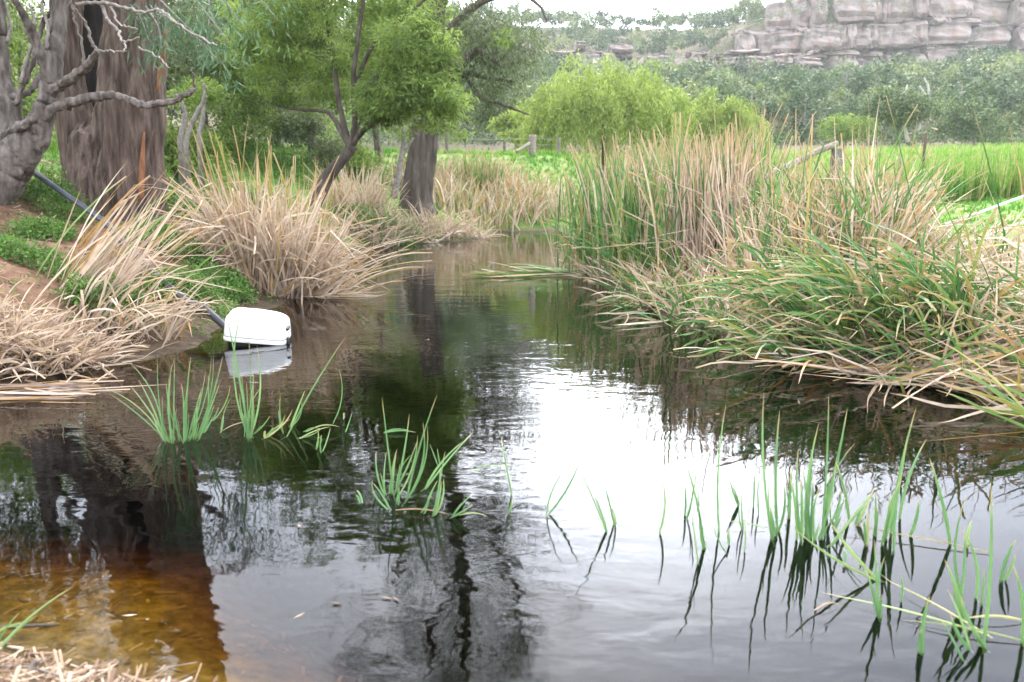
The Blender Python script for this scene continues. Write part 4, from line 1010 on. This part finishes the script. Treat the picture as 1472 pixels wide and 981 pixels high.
shoots('tight green reed tuft rising in front of the white float', [(840,770,715,100),(835,770,812,55),(850,770,835,200),(845,770,880,280),(840,770,905,500),(815,760,812,580),(865,750,950,655),(855,765,790,540),(828,772,800,640),(846,770,860,420),(835,772,825,470),(820,690,690,740,0.0,0.95,0.02)], Z1, 0.015, 2)
shoots('long single reed blade slanting right with yellow bent leaves at its foot', [(920,775,1030,650,-0.12,0.85),(935,760,1070,620,-0.1,0.9),(1020,745,1005,550),(1040,765,1355,230,0.02,0.35),(1060,710,1135,520,0,0.6),(920,775,925,735,0,0.9)], Z1, 0.017, 3)
shoots('few thin separate reed stems in open water right of the white float', [(1285,690,1315,410),(1340,680,1340,640),(1350,740,1383,640),(1195,830,1205,735),(1230,840,1270,715),(1220,800,1222,770),(1110,775,1270,712,0.05,0.8),(1140,745,1320,715,0.08,0.8)], Z1, 0.013, 4)
Z2 = (500, 540, 3.505)
shoots('sparse upright green reed tuft standing alone in mid creek', [(230,600,172,110,0,0.3,),(185,600,195,380),(183,600,143,380),(240,590,310,195),(225,590,248,370),(215,590,235,440),(260,600,352,300),(240,580,350,330),(295,630,378,235),(295,630,450,97,0.02),(255,650,258,560),(145,610,125,525),(210,670,130,545),(75,650,45,580),(180,295,345,312,0.03,0.5)], Z2, 0.014, 5)
shoots('small green reed tuft with a red-brown stem floating at its foot', [(390,690,452,530),(430,700,465,460),(395,570,632,285,0.02),(452,450,412,345),(525,715,640,590),(530,712,630,650),(440,690,490,380),(240,685,505,705,0.0,1.0,0.0),(560,712,700,716,0.0,0.7,0.0)], Z2, 0.014, 6)
shoots('two short reed blades beside one bent blade in mid creek', [(805,700,835,590),(815,690,832,640),(825,600,770,305,0,0.55),(620,485,828,455,0.04,0.6,0.02)], Z2, 0.013, 7)
shoots('two crossed reed blades standing in bright glare', [(1012,700,1180,405,-0.05),(1300,785,1135,415,-0.02),(1342,750,1290,535)], Z2, 0.015, 8)
Z3 = (920, 560, 2.33)
shoots('thin row of pale reed blades at the edge of the bright glare', [(65,480,72,290),(155,430,190,230),(215,530,140,210,-0.03),(195,580,172,400),(222,530,200,300),(150,420,148,310),(265,480,288,50),(290,550,245,450),(300,520,296,465)], Z3, 0.014, 9)
shoots('short reed blades between the pale row and the dense stand', [(350,540,345,440),(330,390,300,300),(380,390,385,270),(398,420,400,280),(345,470,340,350),(420,470,290,440,0.03,0.6,0.02)], Z3, 0.014, 10)
shoots('dense stand of tall green reed blades before the fallen reed mat', [(440,500,432,310),(445,505,415,8),(460,480,468,70),(540,510,530,200),(500,430,510,260),(555,480,600,110),(575,500,545,250),(570,500,580,290),(610,480,632,15),(600,500,655,250,-0.04),(640,440,720,180),(620,400,695,60),(560,490,565,350),(700,440,655,240,-0.03),(585,505,600,330),(525,500,500,290),(455,490,440,400),(610,500,640,390),(650,470,690,360)], Z3, 0.019, 11)
shoots('broad leaning green reed blades right of the dense stand', [(640,520,790,330,0,0.65),(790,490,790,340),(730,450,785,330,0,0.7),(820,500,895,155),(840,480,925,60),(870,430,960,165),(850,540,880,270,0.03),(905,490,935,365),(810,520,840,350),(760,520,765,400,0,0.85),(1170,550,650,440,0.02,0.95,0.03)], Z3, 0.019, 12)
shoots('bright green reed plant with a long leaf trailing on the water', [(800,765,785,500,0,0.4),(795,640,510,460,0.04,0.65),(788,630,635,440,0.03,0.65),(803,760,820,560),(680,590,685,535),(875,710,875,620),(798,760,760,610),(1170,830,610,680,0.05,0.75,0.01),(1180,840,800,615,0.06,0.9,0.02),(585,745,665,725,0.0,1.0,0.0)], Z3, 0.017, 13)
shoots('clump of stout green reed blades standing out from right bank over dark water', [(1040,520,970,230,-0.02),(1085,720,1092,355),(1150,860,1175,310,-0.02),(1095,520,1110,440),(1210,640,1260,500),(1280,850,1250,590),(1105,870,1030,670,-0.03),(1085,770,1020,570,-0.03),(1080,905,1005,765),(945,880,970,690),(1160,870,1075,690),(1140,860,1100,790),(1125,700,1080,470),(1145,720,1155,600),(1290,850,880,780,0.0,0.8,0.0),(1285,780,1080,775,0,0.9,0.0)], Z3, 0.021, 14)
Z4 = (0, 820, 4.907)
shoots('three short reed blades at the littered bank corner', [(-60,620,510,120,0.05,0.6),(-20,520,135,300,0.04),(0,560,265,315,0.05,0.5),(-40,450,175,370,0.05,0.75)], Z4, 0.012, 15)

# ------------------------------------------------------------------ white float (pump cover) and its pipe
fc = wat(365, 497)
fc = np.array([fc[0], fc[1]+0.14, 0.0])
fl = empty('pump_float', (fc[0], fc[1], 0.0), 'white rounded plastic float tilted on the water with a black underside', 'float')
kf = (fc[1]/math.cos(PITCH))/FPX
def superbox(cx, cy, cz, sx, sy, sz, e=5.0, taper=0.0, nu=40, nv=20):
    u = np.linspace(0, 2*PI, nu, endpoint=False); v = np.linspace(-PI/2, PI/2, nv)
    U, Vv = np.meshgrid(u, v); f = lambda c_: np.sign(c_)*np.abs(c_)**(2/e)
    X = f(np.cos(Vv))*f(np.cos(U)); Y_ = f(np.cos(Vv))*f(np.sin(U)); Z = f(np.sin(Vv))
    k_ = 1+taper*Z
    P = np.stack([cx+X*sx/2*k_, cy+Y_*sy/2*k_, cz+Z*sz/2], -1).reshape(-1, 3)
    ii = (np.arange(nv-1)[:, None]*nu); jj = np.arange(nu)[None]; j2 = (jj+1) % nu
    return P, np.stack([ii+jj, ii+j2, ii+nu+j2, ii+nu+jj], -1).reshape(-1, 4)
def tilt(P, ang=0.105, yaw=0.10, roll=0.13):
    P = np.asarray(P, float).copy()
    # roll towards the viewer, then tip down to the right
    c_, s_ = math.cos(roll), math.sin(roll); y, z = P[:, 1].copy(), P[:, 2].copy(); P[:, 1] = y*c_-z*s_; P[:, 2] = y*s_+z*c_
    c_, s_ = math.cos(-ang), math.sin(-ang); x, z = P[:, 0].copy(), P[:, 2].copy(); P[:, 0] = x*c_-z*s_; P[:, 2] = x*s_+z*c_
    c_, s_ = math.cos(yaw), math.sin(yaw); x, y = P[:, 0].copy(), P[:, 1].copy(); P[:, 0] = x*c_-y*s_; P[:, 1] = x*s_+y*c_
    return P*1.15+fc+np.array([0, 0, 0.135])
body, bq = superbox(0, 0, 0.02, 0.45, 0.30, 0.19, 7.0, -0.03)
sel = body[:, 0] > 0
body[sel, 2] -= 0.035*(body[sel, 0]/0.22)**2*(body[sel, 2] > 0.02)      # shoulder falls to the right
o_ = build('body', tilt(body), bq, M_white, fl, None, True)
rim, rq = superbox(0, 0, -0.066, 0.462, 0.312, 0.040, 7.0)
o_ = build('rim', tilt(rim), rq, M_white, fl, None, True)
V, q_ = superbox(0, 0, -0.044, 0.459, 0.309, 0.006, 7.0); build('seam', tilt(V), q_, M_rail, fl, None, True)
und, uq = superbox(0, 0.01, -0.115, 0.415, 0.26, 0.075, 6.0); build('underside', tilt(und), uq, M_black, fl, None, True)
V, q_ = superbox(0.226, -0.06, -0.012, 0.04, 0.06, 0.05, 4.0, 0, 20, 10); h_ = build('handle_lug', tilt(V), q_, M_white, fl, None, True)
V, q_ = superbox(0.228, -0.06, -0.072, 0.035, 0.07, 0.06, 4.0, 0, 20, 10); build('fitting', tilt(V), q_, M_black, fl, None, True)
V, q_ = superbox(0.226, -0.04, 0.028, 0.026, 0.09, 0.022, 4.0, 0, 20, 10); build('handle_gap_dark', tilt(V), q_, M_black, fl, None, True)  # solid black block standing in for the shade of an open gap

PP = [at(40, 240, 7.9), at(58, 254, 7.75), at(100, 284, 7.45), at(140, 312, 7.2), at(168, 331, 7.05), at(215, 366, 6.75), at(255, 402, 6.5), at(286, 436, 6.25), at(304, 452, 6.1), at(322, 468, 5.98), at(338, 482, 5.9)]
S = spline(PP, 44)
for q in range(len(S)):
    g_ = float(H(S[q][0], S[q][1])); S[q][2] = max(max(g_, -0.02)+(0.10 if q <= 15 else 0.03), S[q][2])-(0.16*math.sin(PI*(q-15)/17.0) if 15 < q < 32 else 0.0)
wp = MB(); wp.add(*tube(S, 0.034, 12)); pipe_o = wp.obj('water_pipe', M_poly, None, True); tag(pipe_o, 'black poly water pipe running down the earth bank to the white float', 'pipe')

# cut log end on the left bank
lg = [at(-40, 380, 6.6), at(10, 379, 6.55), at(46, 377, 6.5)]
for q in lg: q[2] = max(q[2], float(H(q[0], q[1]))+0.02)
mb = MB(); mb.add(*tube(spline(lg, 10), np.linspace(0.034, 0.024, 10), 10, 0.15, 8, 0.05)); lo = mb.obj('branch_log', M_bark_grey, None, True); tag(lo, 'grey broken branch lying across the earth bank', 'log')

# ------------------------------------------------------------------ fences and gate
Yp = YM(9.6)
pz = at_y(1197, 262, Yp); g_ = float(H(pz[0], Yp))
kP = Yp/FPX/math.cos(PITCH)
top_z = at_y(1197, 214, Yp)[2]
st = empty('fence_strainer', (pz[0], Yp, g_), 'weathered square fence post with a leaning pole resting on its top', 'fence')
bm = bmesh.new(); bmesh.ops.create_cube(bm, size=1.0)
bmesh.ops.scale(bm, vec=(0.14, 0.13, top_z-g_+0.3), verts=bm.verts); bmesh.ops.bevel(bm, geom=bm.edges[:], offset=0.012, segments=2, affect='EDGES')
bmesh.ops.translate(bm, vec=(0, 0, (top_z-g_-0.3)/2), verts=bm.verts)
me = bpy.data.meshes.new('post'); bm.to_mesh(me); bm.free(); me.materials.append(M_post); po = bpy.data.objects.new('post', me); COL.objects.link(po); po.parent = st; po.rotation_euler = (0.02, 0.015, 0.2)
Lr = spline([at_y(1204, 208, Yp-0.02), at_y(1170, 222, Yp-0.03), at_y(1130, 242, Yp-0.1), at_y(1040, 280, Yp-0.4)], 18); Lr[:, 2] += 0.02
wood_obj('pole', [(Lr, np.linspace(0.045, 0.06, 18))], M_rail, st, 12, lump=0.12, lumpf=5)
V, Q = box(pz[0]+0.13, Yp+0.02, (top_z+g_)/2-0.02, 0.025, 0.025, top_z-g_+0.16); build('steel_bar', V, np.array(Q), M_steel, st)
def star_post(label, px, pt, pb, Y, mat, w, name='fence_post'):
    Y = YM(Y); w = w*1.5; a_ = at_y(px, pb, Y); z0 = float(H(a_[0], Y)); z1 = at_y(px, pt, Y)[2]
    S = spline([(a_[0], Y, z0-0.2), (a_[0]+0.01, Y, (z0+z1)/2), (a_[0]+0.02, Y, z1)], 8)
    mb = MB(); mb.add(*tube(S, w, 8, 0.06, 3)); o_ = mb.obj(name, mat, None, True); tag(o_, label, 'post', 'paddock fence posts'); return o_
star_post('thin dark steel fence post before the tall grass', 1324, 192, 262, 15.5, M_steel, 0.032)
star_post('pale slanting timber stake left of the thin steel post', 1288, 222, 285, 11.0, M_rail, 0.018)
star_post('thick grey timber post on the far grassy bank', 765, 194, 222, 24.0, M_rail, 0.12)
star_post('slender fence post far beside the willow', 803, 198, 224, 26.0, M_post, 0.05)
star_post('fence post on the far rise near the dark trunk', 642, 190, 216, 24.0, M_post, 0.06)
M_brace = M_rail
bp = spline([at(762, 206, 23.9), at(750, 214, 23.7), at(742, 219, 23.6)], 6); mb = MB(); mb.add(*tube(bp, 0.08, 8)); bo = mb.obj('fence_brace', M_brace, None, True); tag(bo, 'short pale timber brace leaning on the thick grey post', 'fence brace')
for q, py in enumerate((200, 208)):
    Wp = spline([at(560, py-3, 24.0), at(642, py-2, 24.0), at(700, py+1, 24.0), at(765, py, 24.0), at(803, py+1, 26.0)], 16)
    mb = MB(); mb.add(*tube(Wp, 0.009, 5)); wo = mb.obj('fence_wire', M_wire, None, True); tag(wo, ('upper' if q == 0 else 'lower')+' wire of the fence across the far grassy bank', 'wire')
# white tubular gate, fallen against the reeds
Yt = 7.4
gt = at(1430, 330, Yt)
gate = empty('tube_gate', (gt[0], gt[1], float(H(gt[0], gt[1]))), 'white tubular steel gate half sunk in the reeds beside the paddock', 'gate')
for (pa, pb) in [((1361, 323), (1620, 228)), ((1370, 358), (1620, 262)), ((1385, 380), (1620, 296)), ((1400, 402), (1640, 318))]:
    S = spline([at(*pa, Yt), at(*pb, Yt+0.8)], 6); mb = MB(); mb.add(*tube(S, 0.015, 10)); mb.obj('rail', M_galv, gate, True)
S = spline([at(1361, 321, Yt), at(1372, 362, Yt), at(1392, 405, Yt-0.02)], 6); mb = MB(); mb.add(*tube(S, 0.015, 10)); mb.obj('frame_upright', M_galv, gate, True)

# ------------------------------------------------------------------ grass, herbs and litter
def tufts(r, xy, h, w, per, tints, lean=0.45):
    N = len(xy)*per; B = np.repeat(xy, per, 0)+r.normal(0, 0.03, (N, 2)); z = np.repeat(H(xy[:, 0], xy[:, 1]), per)-0.01
    hh = np.repeat(h, per)*r.uniform(0.5, 1.2, N); az = r.uniform(0, 6.28, N); ln = np.abs(r.normal(0, lean, N))
    d = np.stack([np.cos(az)*np.sin(ln), np.sin(az)*np.sin(ln), np.cos(ln)], 1)
    s_ = np.stack([-np.sin(az), np.cos(az), 0*az], 1); a2 = r.uniform(0, 6.28, N); s_ = np.stack([np.cos(a2), np.sin(a2), 0*az], 1)
    P0 = np.column_stack([B, z]); W = (np.repeat(w, per)*r.uniform(0.7, 1.3, N))[:, None]*0.5
    mid = P0+d*hh[:, None]*0.55; tip = P0+d*hh[:, None]; tip[:, :2] += d[:, :2]*hh[:, None]*0.25; tip[:, 2] -= 0.1*hh*np.sin(ln)
    V = np.stack([P0-s_*W, P0+s_*W, mid+s_*W*0.8, mid-s_*W*0.8, tip], 1).reshape(-1, 3)
    o_ = np.arange(N)*5
    Q = np.stack([o_, o_+1, o_+2, o_+3], 1); T = np.stack([o_+3, o_+2, o_+4], 1)
    return V, Q, T, np.repeat(np.clip(np.repeat(tints, per)+r.normal(0, 0.12, N), 0, 1), 5), np.tile([0.2, 0.2, 0.5, 0.5, 0.7], N)
r = np.random.default_rng(900)
def scatter(r, n_, x0, x1, y0, y1, cond):
    x = r.uniform(x0, x1, n_); y = r.uniform(y0, y1, n_); k_ = cond(x, y); return np.stack([x[k_], y[k_]], 1)
g1 = MB()
xy = scatter(r, 11000, 2.5, 36, 10, 55, lambda x, y: (sdf(x, y) > 2.6) & (x < 0.75*y+1) & (x > 0.1*y))
g1.add(*tufts(r, xy, r.uniform(0.09, 0.2, len(xy)), np.full(len(xy), 0.018)*np.clip(xy[:, 1]/16, 0.8, 3), 7, np.clip(0.5+0.45*wob(xy[:, 0], xy[:, 1], 0.45)+r.normal(0, 0.1, len(xy)), 0, 0.97)))
go = g1.obj('paddock_grass', M_grass); tag(go, 'short vivid green grass covering the paddock', 'grass', kind='stuff')
g2 = MB()
xy = scatter(r, 17000, -28, 8, 13, 58, lambda x, y: (sdf(x, y) > 0.8) & (x > -0.75*y-1) & ((y > 15.5) | (x > -4.6)) & (x < 0.12*y))
tn = np.clip(0.55+0.35*wob(xy[:, 0], xy[:, 1], 0.6, 2), 0, 1); tn = np.where(r.random(len(xy)) < 0.06, 1.0, tn)
g2.add(*tufts(r, xy, r.uniform(0.12, 0.34, len(xy)), np.full(len(xy), 0.02)*np.clip(xy[:, 1]/20, 0.8, 2.5), 7, tn))
go = g2.obj('bank_grass', M_grass); tag(go, 'green grass growing over the far and left creek banks', 'grass', kind='stuff')
g3 = MB()
xy = scatter(r, 5000, 11.0, 32, 26.0, 33, lambda x, y: (x > 0.49*y+0.4*np.sin(y*3)) & (x < 0.8*y))
hh = r.uniform(0.9, 1.7, len(xy))
V, Q, T, a, b_ = tufts(r, xy, hh, np.full(len(xy), 0.03), 7, np.where(r.random(len(xy)) < 0.38, r.uniform(0.85, 1.0, len(xy)), r.uniform(0.0, 0.85, len(xy))), 0.2)
g3.add(V, Q, T, a, b_)
go = g3.obj('tall_grass', M_grass); tag(go, 'stand of tall green grass at the back of the paddock', 'grass', kind='stuff')
xy = scatter(r, 4500, -4, 40, 45, 70, lambda x, y: x < 0.7*y); g4 = MB(); g4.add(*tufts(r, xy, r.uniform(0.3, 0.8, len(xy)), np.full(len(xy), 0.06), 6, r.uniform(0.6, 1.0, len(xy))))
go = g4.obj('distant_grass', M_grass); tag(go, 'pale rough grass strip beyond the reeds below the willows', 'grass', kind='stuff')

HERBS = [('feathery green herb patch under the gnarled tree', 72, 232, 8.0, 0.30, 0.30, 0.36, 50), ('bright green herb patch on bare earth below the black pipe', 62, 330, 7.0, 0.24, 0.2, 0.14, 34),
         ('green herbs crowded behind the straw heap', 60, 438, 6.2, 0.40, 0.2, 0.14, 40), ('lush green herb bush at the water edge left of the float', 165, 470, 5.85, 0.30, 0.22, 0.26, 70),
         ('green herbs behind the float where the pipe emerges', 262, 430, 6.7, 0.40, 0.26, 0.26, 70), ('grassy herb patch between the leaning stalks and the dead reed mound', 245, 350, 7.8, 0.42, 0.35, 0.22, 60), ('green herbs on the earth slope against the dead reed mound', 312, 408, 7.3, 0.30, 0.30, 0.16, 50), ('soft green fern patch right of the old gum roots', 232, 275, 9.6, 0.55, 0.4, 0.35, 60),
         ('green fern slope between old gum and dead reeds', 290, 240, 10.4, 0.7, 0.6, 0.35, 70), ('leafy green bank below the dark trunk', 545, 300, 12.6, 0.8, 0.5, 0.40, 100),
         ('bright herb clump behind the dead reed mound', 345, 220, 11.4, 0.7, 0.5, 0.45, 70), ('bright green leafy patch under the feathery tree', 400, 195, 14.0, 1.1, 0.7, 0.5, 80)]
for q, (lab, px, py, Y, rx_, ry_, hh, nc) in enumerate(HERBS):
    rr = np.random.default_rng(300+q); c_ = at(px, py, Y); x0, y0 = c_[0], c_[1]; z0 = float(H(x0, y0)); kh = YM(Y)/Y; rx_, ry_, hh, Y = rx_*kh, ry_*kh, hh*kh, YM(Y)
    e = empty('herb_patch', (x0, y0, z0), lab, 'plant', 'green herb patches on the banks')
    ang = rr.uniform(0, 6.28, nc); q_ = np.sqrt(rr.random(nc)); X = x0+np.cos(ang)*q_*rx_; Y_ = y0+np.sin(ang)*q_*ry_
    Z = H(X, Y_)+hh*(1-q_**2)*rr.uniform(0.4, 1.0, nc)+0.04
    C = np.stack([X, Y_, Z], 1)
    st_ = [(spline([(X[k_], Y_[k_], float(Z[k_]-hh*0.9-0.05)), C[k_]], 3), np.array([0.006, 0.005, 0.003])) for k_ in range(nc)]
    wood_obj('stem', st_, M_herb, e, 4)
    V, Q, a = leaves(rr, C, 60, (0.10, 0.10, 0.075)*np.array([1, 1, 1])*(1+Y/20), 0.035*(1+Y/25), 0.014*(1+Y/25), -0.1, None, 0.16, 1.2); build('leaf_mass', V, Q, M_herb, e, {'tint': a})
# low ground cover scattered over the left bank
xy = scatter(r, 5000, -11, -1.2, 4.5, 18, lambda x, y: (sdf(x, y) > 0.05) & (wob(x, y, 1.5, 3) > 0.12) & (x > -0.8*y))
V, Q, a = leaves(r, np.column_stack([xy, H(xy[:, 0], xy[:, 1])+0.02]), 9, (0.09, 0.09, 0.05), 0.04, 0.018, -0.2, None, 0.2, 1.0)
gc = build('ground_cover', V, Q, M_herb, None, {'tint': a}); tag(gc, 'small scattered green weeds on the left earth bank', 'ground cover', kind='stuff')

def sticks(r, xy, L, W, tints, zoff=0.012, tiltsd=0.25):
    N = len(xy); az = r.uniform(0, 6.28, N); el = r.normal(0, tiltsd, N)
    c_ = np.column_stack([xy, H(xy[:, 0], xy[:, 1])+zoff+np.abs(np.sin(el))*L*0.4]); d = np.stack([np.cos(az)*np.cos(el), np.sin(az)*np.cos(el), np.sin(el)], 1)
    s_ = np.cross(d, np.array([0, 0, 1.0])); s_ /= np.linalg.norm(s_, axis=1)[:, None]; n_ = np.cross(s_, d)
    V = []
    for sx, sy in ((-1, -0.4), (1, -0.4), (0.8, 0.5), (-0.8, 0.5)):
        for k_ in (-0.5, 0.5):
            V.append(c_+d*(k_*L)[:, None]+s_*(sx*W*0.5)[:, None]+n_*(sy*W*0.5)[:, None])
    V = np.stack(V, 1)  # order a0 a1 b0 b1 c0 c1 d0 d1
    Qb = np.array([[0, 1, 3, 2], [2, 3, 5, 4], [4, 5, 7, 6], [6, 7, 1, 0], [0, 2, 4, 6], [1, 7, 5, 3]])
    return V.reshape(-1, 3), (Qb[None]+(np.arange(N)*8)[:, None, None]).reshape(-1, 4), None, np.repeat(tints, 8)
li = MB()
xy = scatter(r, 7500, -10.5, -1.6, 5.0, 16, lambda x, y: (sdf(x, y) > 0.15) & (sdf(x, y) < 5.5) & (x > -0.75*y))
li.add(*sticks(r, xy, r.uniform(0.03, 0.16, len(xy)), r.uniform(0.005, 0.016, len(xy)), r.uniform(0.1, 0.9, len(xy))))
lo = li.obj('leaf_litter', M_litter); tag(lo, 'brown bark and twig litter strewn over the earth bank', 'litter', kind='stuff')
ln = MB()
xy = scatter(r, 5200, -2.6, -0.4, 1.2, 2.5, lambda x, y: (sdf(x, y) > -0.05) & (sdf(x, y) < 0.9))
ln.add(*sticks(r, xy, r.uniform(0.015, 0.11, len(xy)), r.uniform(0.003, 0.010, len(xy)), r.uniform(0.15, 1.0, len(xy)), 0.006, 0.3))
xy = scatter(r, 900, -2.6, 0.3, 1.2, 3.2, lambda x, y: (sdf(x, y) < -0.03) & (sdf(x, y) > -0.6))
ln.add(*sticks(r, xy, r.uniform(0.02, 0.07, len(xy)), r.uniform(0.006, 0.016, len(xy)), r.uniform(0.0, 0.8, len(xy)), 0.004, 0.1))
lo = ln.obj('bark_debris', M_litter); tag(lo, 'heap of shredded bark and twigs at the near bank corner', 'litter', kind='stuff')
def stick_thing(name, label, pts, rad, mat, seg=8):
    S = spline(pts, 10); mb = MB(); mb.add(*tube(S, np.linspace(rad, rad*0.6, 10), seg, 0.15, 20)); o_ = mb.obj(name, mat, None, True); return tag(o_, label, 'stick')
stick_thing('twig', 'dark wet stick lying in the shallows by the bank corner', [wat(-30, 905, 0.004), wat(30, 901, 0.006), wat(84, 898, 0.004)], 0.007, M_bark_dark)
stick_thing('twig', 'short upright broken bark piece on the near debris', [wat(44, 968, 0.05), wat(50, 955, 0.07), wat(56, 949, 0.085)], 0.011, M_rail)
stick_thing('twig', 'small brown stub standing in the orange shallows', [wat(138, 981, 0.0), wat(144, 972, 0.01), wat(150, 964, 0.02)], 0.006, M_rail)
stick_thing('twig', 'pale bent straw floating on the orange shallows', [wat(222, 968, 0.003), wat(240, 960, 0.004), wat(262, 956, 0.004), wat(284, 952, 0.004)], 0.0022, M_twig)
stick_thing('twig', 'pale curved twig lying on the near bark debris', [wat(0, 958, 0.05), wat(40, 960, 0.055), wat(80, 970, 0.04), wat(95, 976, 0.02)], 0.004, M_twig)

# bits of leaf and straw afloat
xy = scatter(r, 900, -5, 4.5, 2.2, 14, lambda x, y: (sdf(x, y) < -0.02) & ((sdf(x, y) > -0.35) | (wob(x, y, 1.7, 1) > 0.75)))
N_ = len(xy); az = r.uniform(0, 6.28, N_); L_ = r.uniform(0.005, 0.028, N_)[:, None]; W_ = r.uniform(0.002, 0.007, N_)[:, None]
d_ = np.stack([np.cos(az), np.sin(az), 0*az], 1); s_ = np.stack([-np.sin(az), np.cos(az), 0*az], 1); c_ = np.column_stack([xy, np.full(N_, 0.004)])
V = np.stack([c_-d_*L_, c_+s_*W_+[0, 0, 0.002], c_+d_*L_+[0, 0, 0.003], c_-s_*W_], 1).reshape(-1, 3)
fd = build('floating_debris', V, np.arange(N_*4).reshape(-1, 4), M_litter, None, {'tint': np.repeat(r.uniform(0.1, 1.0, N_), 4)}); tag(fd, 'small leaf and straw bits afloat along the water edge', 'debris', kind='stuff')

# ------------------------------------------------------------------ haze
m, n, l = new_mat('haze_air')
pv = n.new('ShaderNodeVolumePrincipled'); pv.inputs['Color'].default_value = (0.93, 0.96, 1.0, 1); pv.inputs['Density'].default_value = 0.00026; pv.inputs['Anisotropy'].default_value = 0.2
o = n.new('ShaderNodeOutputMaterial'); l.new(pv.outputs[0], o.inputs['Volume'])
V, Q = box(0, 300, 50.0, 1200, 900, 108.0)
hz = build('haze', V, np.array(Q), m); tag(hz, 'thin pale haze filling the valley air', 'haze', kind='stuff')
